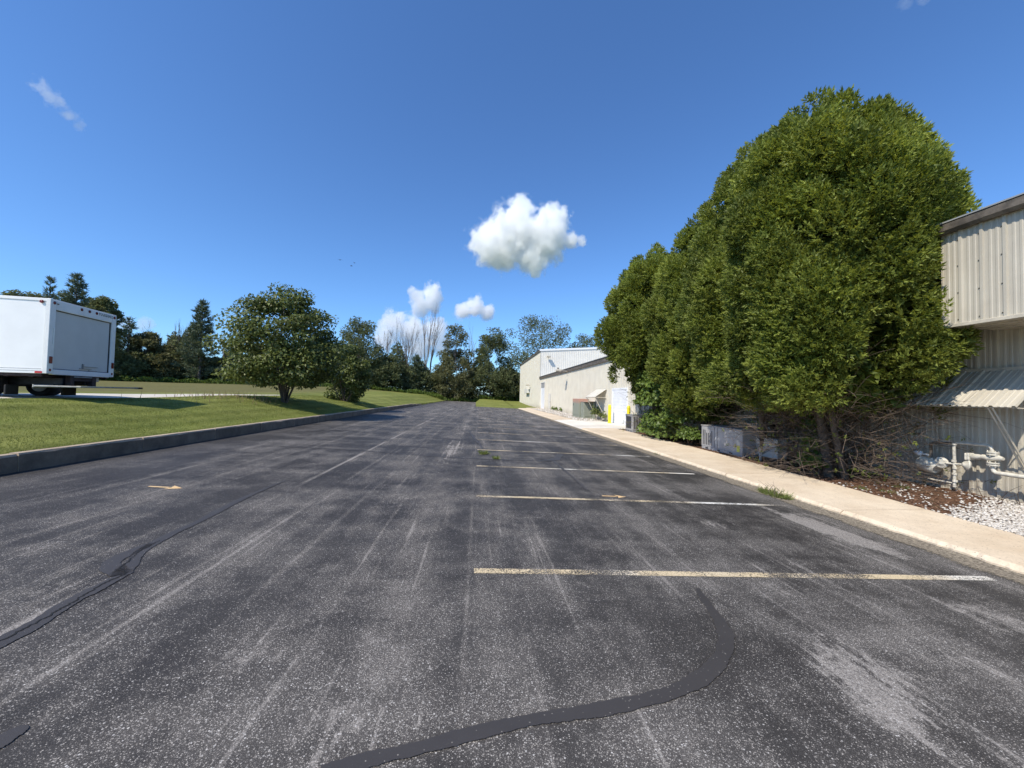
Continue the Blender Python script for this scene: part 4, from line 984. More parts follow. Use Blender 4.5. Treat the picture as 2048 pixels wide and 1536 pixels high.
# ------------------------------------------------------------------ the row of big cedars at the right
def in_building(P):
    x, y, z = P[:, 0], P[:, 1], P[:, 2]
    a = (y < YE+.1) & (x > XF-.22) & (z > z_sof-.1) & (z < z_eave+.3)
    b = (x > XW-.06) & (z < z_sof+.4)
    c = (y < YE+.1) & (x > XF-.2) & (z > z_eave-.2) & (z < z_eave+.35+(x-XF)*.09)
    return a | b | c
def cedar(loc, prof, seed, n, label, lean=(0, 0), nl=70, twigs=110, skirt=1.9, size=(.115, .215)):
    g = np.random.default_rng(seed); gr = random.Random(seed)
    zs = np.array([p[0] for p in prof]); rs_ = np.array([p[1] for p in prof]); H = zs[-1]
    root = empty('cedar_tree', (loc[0], loc[1], WALK_Z)); tag(root, label, 'tree', 'row of big cedars beside the metal building')
    base = np.array([loc[0], loc[1], 0.0])
    # lobes: branch ends that make the lumpy outline
    zl = g.uniform(zs[0]+.25, H-.25, nl); w_ = np.interp(zl, zs, rs_)
    pick = g.random(nl*6); zl = g.uniform(zs[0]+.2, H-.3, nl*6); w_ = np.interp(zl, zs, rs_); zl = zl[pick < (w_+.25)/(rs_.max()+.25)][:nl]; nl = len(zl)
    w_ = np.interp(zl, zs, rs_); th = np.arange(nl)*2.39996+g.normal(size=nl)*.5
    lr = np.clip(w_*.27, .26, .66)*g.uniform(.7, 1.35, nl)
    rr = np.maximum(w_-lr*.72, .02)*g.uniform(.76, 1.09, nl)
    C = np.c_[np.cos(th)*rr, np.sin(th)*rr, zl]+base
    C[:, :2] += np.outer(zl/H, lean)
    C = np.r_[C, [base+np.array([lean[0], lean[1], H-.35])]]; lr = np.r_[lr, .45]; th = np.r_[th, 0]; 
    area = lr**2; k = g.choice(len(C), n, p=area/area.sum())
    d = rdir(n, g); out = np.c_[np.cos(th[k]), np.sin(th[k]), np.full(n, .35)]
    flip = (d*out).sum(1) < -.15; d[flip] *= -1
    u = g.random(n); rad = lr[k]*np.where(u < .85, g.uniform(.84, 1.08, n), g.uniform(.4, .84, n))
    P = C[k]+d*rad[:, None]*np.array([1, 1, 1.18])
    # inner fill keeps the crown closed
    m = n//4; zf = g.uniform(zs[0], H-.6, m); rf = np.interp(zf, zs, rs_)*np.sqrt(g.random(m))*.62; tf_ = g.uniform(0, 6.283, m)
    P2 = np.c_[np.cos(tf_)*rf, np.sin(tf_)*rf, zf]+base; P2[:, :2] += np.outer(zf/H, lean)
    d2_ = rdir(m, g)
    P = np.r_[P, P2]; d = np.r_[d, d2_]; oo = P-np.c_[np.full(len(P), base[0]), np.full(len(P), base[1]), P[:, 2]]
    oo /= np.linalg.norm(oo, axis=1, keepdims=True)+1e-6
    ax = d*.65+oo*.40+np.array([0, 0, .40])+g.normal(size=P.shape)*.30
    nr = d*.5+np.array([0, 0, .5])+g.normal(size=P.shape)*.6
    ok = ~in_building(P) & (P[:, 2] > skirt-.15-.35*g.random(len(P)))
    P, ax, nr = P[ok], ax[ok], nr[ok]
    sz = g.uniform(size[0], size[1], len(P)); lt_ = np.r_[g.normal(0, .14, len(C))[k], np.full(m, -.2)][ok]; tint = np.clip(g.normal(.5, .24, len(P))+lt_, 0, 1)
    off = np.zeros(3); off[:] = root.location
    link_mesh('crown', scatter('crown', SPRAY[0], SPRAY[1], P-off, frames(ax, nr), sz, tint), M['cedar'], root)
    m2 = 3200; zf = g.uniform(zs[0]+.35, H-.7, m2); rf = np.interp(zf, zs, rs_)*np.sqrt(g.random(m2))*.66; tf_ = g.uniform(0, 6.283, m2)
    Q = np.c_[np.cos(tf_)*rf, np.sin(tf_)*rf, zf]+base; Q[:, :2] += np.outer(zf/H, lean); Q = Q[~in_building(Q)]
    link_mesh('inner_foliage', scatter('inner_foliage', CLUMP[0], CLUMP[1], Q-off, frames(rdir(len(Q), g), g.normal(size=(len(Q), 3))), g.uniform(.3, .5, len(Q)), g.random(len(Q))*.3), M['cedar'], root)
    mb = MB()
    for q in range(5):
        a = gr.uniform(0, 6.28); b = Vector((math.cos(a)*.28, math.sin(a)*.28, -.05)); t = Vector((math.cos(a)*.5+lean[0], math.sin(a)*.5+lean[1], H*gr.uniform(.6, .85)))
        limb(mb, b, t, gr.uniform(.07, .11), .02, .04, 7, 8, gr)
    mb.build('trunk', M['bark'], root)
    mb = MB(); tips = []
    for q in range(twigs):
        a = gr.uniform(0, 6.28); z0 = gr.uniform(.15, 2.0); ps = gr.uniform(.15, .45); pa = gr.uniform(0, 6.28); Lr = gr.uniform(.7, 1.0)*min(float(np.interp(2.2, zs, rs_)), 2.4)
        p = Vector((math.cos(pa)*ps, math.sin(pa)*ps, z0)); zz = max(.12, z0+gr.uniform(-1.0, 1.2))
        e = Vector((math.cos(a+gr.uniform(-.5, .5))*Lr, math.sin(a+gr.uniform(-.5, .5))*Lr, zz))
        if loc[0]+e.x > XW-.1: e.x = XW-.1-loc[0]
        if 11.4 < loc[1]+e.y < 14.4 and loc[0]+e.x < 9.1: continue
        pts = limb(mb, p, e, gr.uniform(.006, .016), .003, .22, 5, 4, gr); tips += pts[2:]
        for s in range(8):
            b = pts[gr.randint(2, 5)]; f = b+Vector((gr.uniform(-.4, .4)+e.x*.2, gr.uniform(-.4, .4)+e.y*.2, gr.uniform(-.25, .4)))
            if loc[0]+f.x < XW-.06 and f.z > .02: limb(mb, b, f, .004, .0015, .2, 3, 3, gr)
    mb.build('bare_branches', M['twig'], root)
    tp_ = np.array([tuple(gr.choice(tips)) for _ in range(420)])+g.normal(size=(420, 3))*.06
    link_mesh('low_sprigs', scatter('low_sprigs', SPRAY[0], SPRAY[1], tp_, frames(rdir(420, g)+np.array([0, 0, .3]), g.normal(size=(420, 3))), g.uniform(.05, .13, 420), g.random(420)*.8), M['cedar'], root)
    return root
cedar((8.8, 8.75), [(1.4, 1.5), (2.1, 2.0), (3.2, 2.05), (4.6, 2.05), (5.8, 2.05), (6.9, 1.8), (8.0, 1.2), (8.9, .3)], 11, 60000, 'tallest cedar with a broad crown right above the metal wall', (-.85, -.1), 150, 240)
cedar((9.15, 11.4), [(1.5, 1.6), (2.5, 2.2), (5.0, 2.3), (7.2, 2.1), (8.7, 1.4), (9.9, .3)], 12, 46000, 'second cedar of the row, behind the tallest, above the grey unit', (-.3, 0), 110, 200)
cedar((9.1, 14.8), [(.9, 1.2), (2.0, 1.6), (4.0, 2.05), (5.0, 2.2), (6.9, 1.7), (8.2, 1.05), (9.2, .25)], 13, 30000, 'third cedar of the row, half swallowed by its neighbours', (-.3, 0), 90, 60, 1.0)
cedar((8.9, 19.2), [(1.6, 1.2), (3.0, 2.1), (5.2, 2.75), (6.6, 2.5), (7.9, 1.7), (8.9, .9), (9.5, .2)], 14, 28000, 'farthest cedar of the row, its left side bulging towards the warehouse', (.1, .3), 90, 60, 2.0, (.14, .25))

# ------------------------------------------------------------------ leafy plants in the bed
def leafy(name, loc, n, shape, tmpl, size, mat, label, cat, seed, stems=8, group=None):
    """shape: list of (centre, radii) ellipsoids, local"""
    g = np.random.default_rng(seed); gr = random.Random(seed); root = empty(name, loc); tag(root, label, cat, group)
    C = np.array([s[0] for s in shape]); Q = np.array([s[1] for s in shape]); pr = (Q[:, 0]*Q[:, 2]+Q[:, 1]*Q[:, 2]); k = g.choice(len(C), n, p=pr/pr.sum())
    d = rdir(n, g); d[:, 2] = np.abs(d[:, 2])*.8+d[:, 2]*.2
    P = C[k]+d*Q[k]*np.where(g.random(n) < .7, g.uniform(.8, 1.08, n), g.uniform(.2, .8, n))[:, None]
    P[:, 2] = np.maximum(P[:, 2], .03)
    W_ = P+np.array(loc); ok = ~in_building(W_); P, d = P[ok], d[ok]
    ax = d*.5+g.normal(size=P.shape)*.5+np.array([0, 0, -.25]); nr = d*.9+np.array([-.2, -.25, .6])+g.normal(size=P.shape)*.35
    link_mesh('leaves', scatter('leaves', tmpl[0], tmpl[1], P, frames(ax, nr), g.uniform(size[0], size[1], len(P)), g.random(len(P))), mat, root)
    mb = MB()
    for q in range(stems):
        c = C[gr.randrange(len(C))]; limb(mb, (gr.uniform(-.1, .1), gr.uniform(-.1, .1), -.03), tuple(c+g.normal(size=3)*.15), .014, .004, .15, 5, 5, gr)
    mb.build('stems', M['twig'], root); return root
leafy('climbing_vine', (8.12, 16.9, WALK_Z), 4800, [((0, 0, .6), (.6, 1.5, .75)), ((0, .4, 1.5), (.75, 1.6, .9)), ((.1, -.6, 1.7), (.7, 1.0, .8)), ((0, .6, 2.4), (.6, 1.3, .7)), ((-.05, -1.4, .9), (.45, .7, .9)), ((.0, .2, .2), (.6, 1.7, .5)), ((.1, -.2, 2.3), (.7, 1.5, .7))],
      VINE, (.09, .17), M['leaf_vine'], 'big leafed vine mass covering the gap between the last cedars', 'vine', 21, 14)
leafy('green_shrub', (8.2, 14.6, WALK_Z), 1100, [((0, 0, .32), (.38, .55, .42))], LEAF, (.07, .12), M['leaf_vine'], 'small round bright green shrub left of the grey cooling unit', 'shrub', 22, 8)
pv = px_z(1625, 948, WALK_Z)
leafy('climbing_vine', (pv.x, pv.y, WALK_Z), 420, [((0, 0, .25), (.28, .3, .3)), ((.05, .05, .7), (.22, .25, .3)), ((.1, .1, 1.15), (.2, .2, .3))], VINE, (.08, .15), M['leaf_vine'], 'single upright vine with dark leaves among the bare twigs', 'vine', 23, 5)
leafy('wall_weed', (9.35, 30.6, WALK_Z), 500, [((0, 0, .5), (.3, .6, .65)), ((.1, -1.5, .35), (.25, .5, .4))], LEAF, (.10, .18), M['leaf_tree'], 'dark weedy plant under the far awning', 'plant', 24, 6)
for q, py in enumerate((1121, 1112, 1106)):
    p = px_x(py, 817, 9.6); leafy('wall_weed', (9.6, p.y, WALK_Z), 60, [((0, 0, .25), (.18, .3, .3))], LEAF, (.12, .2), M['leaf_vine'], ('nearest', 'middle', 'farthest')[q]+' small weed at the foot of the far ribbed wall', 'weed', 30+q, 3, 'weeds along the far wall')

def tuft(name, loc, n, r, h, mat, label, cat='weed', seed=1, wide=.012, group=None, stalks=0):
    g = np.random.default_rng(seed); root = empty(name, loc); tag(root, label, cat, group)
    a = g.uniform(0, 6.283, n); q = np.sqrt(g.random(n)); P = np.c_[np.cos(a)*q*r[0], np.sin(a)*q*r[1], np.zeros(n)]
    V = np.array([(-.5, 0, 0), (.5, 0, 0), (-.35, .5, .1), (.35, .5, .1), (0, 1, -.15)]); F = np.array([(0, 1, 3), (0, 3, 2), (2, 3, 4)])
    ax = np.c_[np.cos(a)*q*.8, np.sin(a)*q*.8, np.full(n, .75)]+g.normal(size=(n, 3))*.35; ax[:, 2] = np.abs(ax[:, 2])
    T = V.copy(); T[:, 0] *= wide/h[1]*1.0
    link_mesh('blades', scatter('blades', T, F, P, frames(ax, g.normal(size=(n, 3))), g.uniform(h[0], h[1], n), g.random(n)), mat, root)
    if stalks:
        mb = MB(); gr = random.Random(seed)
        for s in range(stalks): limb(mb, (gr.uniform(-r[0], r[0])*.7, gr.uniform(-r[1], r[1])*.7, 0), (gr.uniform(-r[0], r[0]), gr.uniform(-r[1], r[1]), h[1]*gr.uniform(.9, 1.4)), .004, .0015, .1, 3, 4, gr)
        mb.build('stalks', M['twig'], root)
    return root
p = px_lot(1522, 990); tuft('weed_clump', (CURB_X-.12, p.y, lz(CURB_X)), 520, (.14, .38), (.06, .20), M['weed'], 'grass clump growing in the gutter beside the third stall line', seed=41, wide=.014, stalks=7)
p = px_lot(968, 908); tuft('weed_clump', tuple(p), 90, (.09, .12), (.06, .17), M['weed'], 'left tall weed sprouting from the asphalt crack', seed=42, wide=.03, group='weeds in the asphalt')
p = px_lot(992, 918); tuft('weed_clump', tuple(p), 60, (.07, .08), (.05, .13), M['weed'], 'right low weed sprouting from the asphalt crack', seed=43, wide=.03, group='weeds in the asphalt')
tuft('weed_clump', (CURB_X-.03, 12.6, lz(CURB_X)), 70, (.05, .16), (.05, .12), M['weed'], 'small weed at the sidewalk edge level with the grey unit', seed=44)
for q, (px, py) in enumerate(((1720, 978), (1775, 985), (1800, 975))):
    p = px_z(px, py, WALK_Z); tuft('weed_clump', (p.x, p.y, WALK_Z), 60, (.12, .12), (.04, .09), M['weed'], ('left', 'front', 'right')[q]+' sprig of grass in the mulch before the gas meter', seed=45+q, group='grass sprigs in the mulch')
g = random.Random(9)
dead = empty('dry_stalks', (9.7, 6.9, WALK_Z)); tag(dead, 'bent dry stalks at the wall below the gas pipe', 'weed')
mb = MB()
for q in range(11): y = g.uniform(-.7, .6); limb(mb, (g.uniform(-.1, .15), y, 0), (g.uniform(-.3, .1), y-g.uniform(-.1, .6), g.uniform(.15, .45)), .006, .002, .2, 4, 4, g)
mb.build('stalk_bundle', M['dry'] if False else M['twig'], dead)
n = 220; pc = px_z(500, 797, 1.2)
g = np.random.default_rng(8)
xx = g.normal(-11.6, .7, n); yy = g.normal(19.5, 1.6, n); P = np.array([(a, b, gz(a, b)) for a, b in zip(xx, yy)])
T = np.array([(-.04, 0, 0), (.04, 0, 0), (0, 1, -.15)]); ax = np.c_[g.normal(size=(n, 2))*.3, np.ones(n)]
o = link_mesh('dry_grass', scatter('dry_grass', T, np.array([(0, 1, 2)]), P, frames(ax, g.normal(size=(n, 3))), g.uniform(.15, .38, n), g.random(n)), M['dry'])
tag(o, 'patch of tall dry grass left of the round tree', 'dry grass', kind='stuff')

# ------------------------------------------------------------------ lawn blades where they can be made out
n = 260000; g = np.random.default_rng(17)
yy = 1.0+33*g.random(n)**1.5; xx = -7.76-(g.random(n)**1.25)*6.0
J = np.clip(np.searchsorted(ys, yy)-1, 0, ny-2); I = np.clip(np.searchsorted(xs, xx)-1, 0, nx-2)
u = (xx-xs[I])/(xs[I+1]-xs[I]); v = (yy-ys[J])/(ys[J+1]-ys[J])
zz = (GZ[J, I]*(1-u)+GZ[J, I+1]*u)*(1-v)+(GZ[J+1, I]*(1-u)+GZ[J+1, I+1]*u)*v
ok = ~((xx < -12.3)); xx, yy, zz = xx[ok], yy[ok], zz[ok]; n = len(xx)
stripe = np.sin((xx-.02*yy)*8.2)
T = np.array([(-.10, 0, 0), (.10, 0, 0), (0, 1, 0)])
ax = np.c_[g.normal(size=n)*.5, g.normal(size=n)*.35+.22*np.sign(stripe), np.ones(n)*.75]
tint = np.clip(.48+.16*stripe+.18*g.normal(size=n), 0, 1)
o = link_mesh('lawn_grass', scatter('lawn_grass', T, np.array([(0, 1, 2)]), np.c_[xx, yy, zz-.005], frames(ax, g.normal(size=(n, 3))), g.uniform(.022, .05, n), tint), M['blade'])
tag(o, 'short mown grass on the bank behind the kerb', 'grass', kind='stuff')

# ------------------------------------------------------------------ lawn trees
def broad_tree(name, loc, H, rad, z0, seed, n, label, leaf, lsize, mat, bark, trunks=5, nl=60, flat=.55, squash=None, cat='tree', group=None, tmpl=LEAF, shell=.7, trunk_r=.1, droop=-.2, prof=None):
    g = np.random.default_rng(seed); gr = random.Random(seed); root = empty(name, loc); tag(root, label, cat, group)
    prof = prof or [(0, .55), (.15, .9), (.4, 1.0), (.65, .88), (.85, .55), (1, .12)]
    pz = np.array([p[0] for p in prof]); pr = np.array([p[1] for p in prof])
    t = g.random(nl*4); w_ = np.interp(t, pz, pr); t = t[g.random(nl*4) < w_+.15][:nl]; nl = len(t); w_ = np.interp(t, pz, pr)*rad
    th = np.arange(nl)*2.39996+g.normal(size=nl)*.6; rr = w_*np.sqrt(g.uniform(.25, 1.0, nl))
    lr = rad*g.uniform(.16, .34, nl); C = np.c_[np.cos(th)*rr, np.sin(th)*rr, z0+t*(H-z0-lr*flat)]
    k = g.choice(nl, n, p=lr**2/np.sum(lr**2)); d = rdir(n, g)
    P = C[k]+d*(lr[k]*np.where(g.random(n) < shell, g.uniform(.75, 1.1, n), g.uniform(.1, .75, n)))[:, None]*np.array([1, 1, flat])
    ax = d*.5+g.normal(size=P.shape)*.6+np.array([0, 0, droop]); nr = np.array([-.15, -.15, .8])+d*.5+g.normal(size=P.shape)*.4
    link_mesh('crown', scatter('crown', tmpl[0], tmpl[1], P, frames(ax, nr), g.uniform(lsize[0], lsize[1], n), np.clip(g.normal(.5, .28, n), 0, 1)), mat, root)
    mb = MB(); tops = []
    for q in range(trunks):
        a = 6.283*q/trunks+gr.uniform(-.4, .4); s = trunk_r*1.2 if trunks > 1 else 0
        b = Vector((math.cos(a)*s, math.sin(a)*s, -.08)); e = Vector((math.cos(a)*rad*.55*(trunks > 1), math.sin(a)*rad*.55*(trunks > 1), z0+(H-z0)*gr.uniform(.35, .7)))
        tops.append(limb(mb, b, e, trunk_r*gr.uniform(.8, 1.15), trunk_r*.25, .05, 6, 8, gr))
    mb.build('trunk', bark, root)
    mb = MB()
    for c in C[::2]:
        pts = gr.choice(tops); b = min(pts[2:], key=lambda p: abs(p.z-c[2]*.75)); limb(mb, b, tuple(c), trunk_r*.28, .008*max(1, rad/3), .1, 4, 4, gr)
    mb.build('limbs', bark, root)
    return root
tx, ty = -10.3, 21.8
broad_tree('round_tree', (tx, ty, gz(tx, ty)), 6.45, 2.85, 1.0, 51, 27000, 'round many stemmed dark green tree standing alone on the lawn', None, (.11, .20), M['leaf_tree'], M['bark'], 8, 130, .5, trunk_r=.055,
           prof=[(0, .6), (.08, .92), (.28, 1.0), (.5, .92), (.7, .7), (.87, .42), (1, .12)])
bx_, by_ = -10.0, 30.3
broad_tree('lawn_shrub', (bx_, by_, gz(bx_, by_)), 4.3, 1.8, .2, 52, 10000, 'lower bushy tree just right of the round lawn tree', None, (.12, .22), M['leaf_tree'], M['bark'], 4, 50, .6, trunk_r=.06)

# ------------------------------------------------------------------ tree line
def place(px, D):
    d = horizon_dir(px); d = d/ d.length; f2 = Vector((fwd.x, fwd.y, 0)).normalized(); s = D/(d.dot(f2)); q = d*s; return q.x, q.y
def top_z(px, py, D): return px_d(px, py, D).z
GT = 'trees of the far tree line'
def conifer(loc, H, rad, seed, label, dens=1.0, z0=.06, mat=None, up=.1, gaps=.12):
    g = np.random.default_rng(seed); gr = random.Random(seed); root = empty('pine_tree', loc); tag(root, label, 'tree', GT)
    nb = int(120*dens); P = []; A = []; mb = MB(); mb.tube([(0, 0, -.3), (gr.uniform(-.1, .1), 0, H*.5), (0, 0, H*.985)], [H*.016, H*.010, .03], 7, False)
    tr_ = mb.build('trunk', M['bark_far'], root); mb = MB()
    for q in range(nb):
        t = (q+.5)/nb; t = t**.9; z = H*(z0+(1-z0)*t)
        if gr.random() < gaps: continue
        L = rad*((1-t)**.75*.95+.06)*gr.uniform(.55, 1.15); a = q*2.39996+gr.uniform(-.5, .5); rise = gr.uniform(-.1, .35)+up+t*.5
        dv = np.array([math.cos(a), math.sin(a), rise]); dv /= np.linalg.norm(dv)
        e = np.array([0, 0, z])+dv*L; mb.tube([(0, 0, z), tuple(e)], [.05, .015], 3, False)
        m = max(6, int(L*15))
        s = np.sqrt(g.random(m))*1.02; pp = np.array([0, 0, z])+dv*(L*s)[:, None]+g.normal(size=(m, 3))*np.array([.22, .22, .14])*(.5+L*.18)
        P.append(pp); A.append(np.tile(dv, (m, 1)))
    mb.build('boughs', M['bark_far'], root); P = np.concatenate(P); A = np.concatenate(A); n = len(P)
    ax = A+g.normal(size=P.shape)*.55+np.array([0, 0, .15])
    link_mesh('crown', scatter('crown', NEED[0], NEED[1], P, frames(ax, g.normal(size=P.shape)), g.uniform(.45, .95, n), np.clip(g.normal(.5, .28, n), 0, 1)), mat or M['needle'], root); return root
def bare(loc, H, spread, seed, label, stems=1, levels=4, r=.19):
    gr = random.Random(seed); root = empty('bare_tree', loc); tag(root, label, 'tree', GT); mt = MB(); mbr = MB()
    def grow_(p, d, L, r_, lv):
        q = p+d*L; mid = p.lerp(q, .5)+Vector((gr.uniform(-1, 1), gr.uniform(-1, 1), 0))*L*.05
        (mt if lv == levels else mbr).tube([p, mid, q], [r_, r_*.85, r_*.68], 5 if lv > 2 else 3, False)
        if lv == 0: return
        for k in range(gr.choice((2, 3, 3)) if lv < levels else 4):
            s = p.lerp(q, gr.uniform(.45, 1.0)) if k else q
            nd = (d+Vector((gr.uniform(-1, 1), gr.uniform(-1, 1), gr.uniform(-.2, .5)))*spread*(.35 if k == 0 else .8)).normalized()
            nd = (nd+Vector((0, 0, .18))).normalized(); grow_(s, nd, L*gr.uniform(.52, .78), r_*.55, lv-1)
    for s in range(stems): grow_(Vector((gr.uniform(-.5, .5)*(stems > 1), 0, -.3)), Vector((gr.uniform(-.16, .16)*(stems > 1), gr.uniform(-.1, .1), 1)).normalized(), H*.42, r*gr.uniform(.8, 1.1), levels)
    mt.build('trunk', M['dead'], root); mbr.build('branches', M['dead'], root); return root
def far_tree(kind, px, py, hw, D, label, seed, **kw):
    x, y = place(px, D); z = gz(x, y); H = top_z(px, py, D)-z; rad = hw/FPX*D
    if kind == 'pine': return conifer((x, y, z), H, rad, seed, label, **kw)
    if kind == 'bare': return bare((x, y, z), H*.92, kw.pop('spread', .55), seed, label, **kw)
    return broad_tree('leafy_tree', (x, y, z), H, rad, H*kw.pop('z0', .05), seed, kw.pop('n', 7500), label, None, (.30, .62), kw.pop('mat', M['leaf_far']), M['bark_far'], 1, kw.pop('nl', 85), kw.pop('flat', .75), group=GT, tmpl=CLUMP, trunk_r=.16, droop=0., **kw)
TALL = [(0, .75), (.2, 1), (.5, .9), (.75, .6), (.92, .32), (1, .08)]
OAK = [(0, .4), (.25, .8), (.55, 1), (.8, .95), (1, .35)]
L_ = [
 ('leaf', 25, 572, 42, 74, 'broad leafy tree top above the truck at the photo\'s left edge', 61, dict(n=9000)),
 ('leaf', 62, 582, 40, 78, 'leafy crown filling the gap left of the slim pine', 101, dict()),
 ('leaf', 116, 578, 38, 76, 'leafy crown between the slim pine and the widest pine', 102, dict(prof=TALL)),
 ('leaf', 172, 590, 36, 74, 'leafy crown between the widest pine and the dense dark tree', 103, dict()),
 ('pine', 88, 553, 28, 70, 'slim pine rising above the left part of the truck box', 62, dict(gaps=.25)),
 ('pine', 142, 548, 50, 68, 'tallest wide pine rising above the middle of the truck box', 63, dict(gaps=.12, dens=1.3)),
 ('leaf', 200, 585, 34, 66, 'dense dark tree above the right edge of the truck box', 64, dict(prof=TALL)),
 ('pine', 252, 636, 34, 72, 'thin pine just right of the truck', 65, dict(gaps=.45)),
 ('leaf', 288, 656, 30, 74, 'rounded olive tree between truck and bare trunks', 66, dict(prof=TALL, mat=M['leaf_far2'])),
 ('bare', 306, 642, 18, 78, 'small bare tree left of the lone tall pine', 67, dict()),
 ('bare', 352, 640, 26, 80, 'bare tree with fine twigs close to the lone tall pine', 68, dict(stems=2, spread=.4)),
 ('leaf', 335, 688, 34, 76, 'low rounded tree below the left bare twigs', 69, dict(mat=M['leaf_far2'])),
 ('pine', 397, 602, 40, 76, 'lone tall dark pine left of the round lawn tree', 70, dict(dens=1.3, gaps=.08)),
 ('bare', 452, 660, 22, 82, 'leaning bare tree touching the round lawn tree', 71, dict(spread=.5)),
 ('pine', 472, 705, 26, 80, 'short pine behind the round lawn tree', 72, dict()),
 ('leaf', 440, 722, 34, 84, 'low bushy tree at the foot of the lone pine', 73, dict()),
 ('leaf', 235, 705, 40, 70, 'low dark tree by the rear corner of the truck', 74, dict()),
 ('leaf', 590, 690, 60, 92, 'tree mostly hidden behind the round lawn tree', 75, dict()),
 ('leaf', 716, 626, 46, 90, 'tall feathery tree right of the round lawn tree', 76, dict(prof=TALL, n=9000)),
 ('bare', 765, 655, 26, 96, 'leftmost bare tree of the middle group', 77, dict(stems=2)),
 ('bare', 806, 640, 34, 98, 'forked bare tree in front of the low clouds', 78, dict(stems=3, spread=.55)),
 ('bare', 856, 622, 30, 98, 'tallest bare tree in front of the low clouds', 79, dict(stems=2, spread=.4, r=.24)),
 ('leaf', 770, 705, 34, 92, 'low dark tree under the leftmost middle bare tree', 80, dict()),
 ('pine', 832, 712, 26, 96, 'small pine between the forked and tallest bare trees', 81, dict()),
 ('leaf', 908, 640, 38, 96, 'tall speckled olive tree right of the tallest bare tree', 82, dict(prof=TALL, n=9000, mat=M['leaf_far2'])),
 ('bare', 940, 652, 24, 104, 'bare tree between the speckled tree and its right neighbour', 83, dict(stems=2)),
 ('leaf', 982, 640, 40, 98, 'pointed tall tree left of the warehouse', 84, dict(prof=TALL, n=9000)),
 ('leaf', 1020, 735, 30, 100, 'low tree at the far corner of the warehouse', 85, dict()),
 ('leaf', 1080, 630, 68, 116, 'broad open oak behind the warehouse roof', 86, dict(prof=OAK, n=9500, z0=.22, nl=90)),
 ('leaf', 1172, 664, 44, 120, 'rounder tree behind the warehouse, next to the cedars', 87, dict(prof=OAK, z0=.2)),
]
for kind, px, py, hw, D, label, seed, kw in L_: far_tree(kind, px, py, hw, D, label, seed, **kw)
# undergrowth that closes the foot of the tree line
g = np.random.default_rng(91); n = 108000
pxs = g.uniform(-420, 1060, n); lo = np.interp(pxs, [-160, 240, 480, 700, 860, 1000, 1060], [64, 70, 80, 90, 95, 100, 102]); Ds = lo+g.random(n)*14
P = np.zeros((n, 3))
f2 = np.array([fwd.x, fwd.y]); f2 /= np.linalg.norm(f2); r2 = np.array([f2[1], -f2[0]])
P[:, :2] = f2*Ds[:, None]+r2*((pxs-1024)/FPX*Ds)[:, None]
hcap = 5.2+4.4*np.abs(np.sin(pxs*.021)+.6*np.sin(pxs*.053+1)+.4*np.sin(pxs*.13+2))*np.clip((Ds-lo)/5, .12, 1)
J = np.clip(np.searchsorted(ys, P[:, 1])-1, 0, ny-2); I = np.clip(np.searchsorted(xs, P[:, 0])-1, 0, nx-2)
P[:, 2] = GZ[J, I]+hcap*g.random(n)**.8
d = rdir(n, g)
o = link_mesh('undergrowth', scatter('undergrowth', CLUMP[0], CLUMP[1], P, frames(d+np.array([0, 0, .3]), g.normal(size=(n, 3))+np.array([-.2, -.5, .5])), g.uniform(.35, .8, n), np.clip(g.normal(.45, .3, n), 0, 1)), M['leaf_far'])
tag(o, 'dense dark undergrowth at the foot of the far trees', 'undergrowth', kind='stuff')
n = 14000; pxs = g.uniform(-100, 1045, n); lo = np.interp(pxs, [-160, 240, 480, 700, 860, 1000, 1060], [60, 66, 76, 86, 91, 96, 98]); Ds = lo+g.random(n)*5
P = np.zeros((n, 3)); P[:, :2] = f2*Ds[:, None]+r2*((pxs-1024)/FPX*Ds)[:, None]
J = np.clip(np.searchsorted(ys, P[:, 1])-1, 0, ny-2); I = np.clip(np.searchsorted(xs, P[:, 0])-1, 0, nx-2)
P[:, 2] = GZ[J, I]+g.random(n)*(.4+.5*np.abs(np.sin(pxs*.07)))
o = link_mesh('field_weeds', scatter('field_weeds', CLUMP[0], CLUMP[1], P, frames(rdir(n, g)+np.array([0, 0, .6]), g.normal(size=(n, 3))+np.array([-.2, -.4, .8])), g.uniform(.25, .5, n), g.random(n)), M['leaf_vine'])
tag(o, 'strip of pale green weeds in front of the far trees', 'weeds', kind='stuff')

# ------------------------------------------------------------------ birds
M['bird'] = mat_plain('dark feathers', (0.05, 0.05, 0.055), .8)
for q, (px, py, s, lab) in enumerate(((680, 520, 1.0, 'lone small dark bird, highest and leftmost in the sky'), (709, 526, .8, 'small dark bird, upper one of the flying pair'), (703, 532, .9, 'small dark bird, lower one of the flying pair'))):
    p = px_d(px, py, 120); b = empty('bird', p, R(20+30*q)); tag(b, lab, 'bird', 'birds in the sky')
    mb = MB(); mb.tube([(0, -.35*s, 0), (0, -.2*s, .03), (0, .1*s, .03), (0, .3*s, .02), (0, .42*s, 0)], [.02, .09*s, .11*s, .07*s, .015], 8); 
    for sg in (-1, 1): mb.add([(0, -.12*s, .04), (0, .18*s, .04), (sg*.4*s, .12*s, .18*s), (sg*.4*s, -.05*s, .18*s), (sg*.85*s, .0, .05*s)], [(0, 1, 2, 3), (3, 2, 4)])
    mb.build('body', M['bird'], b)

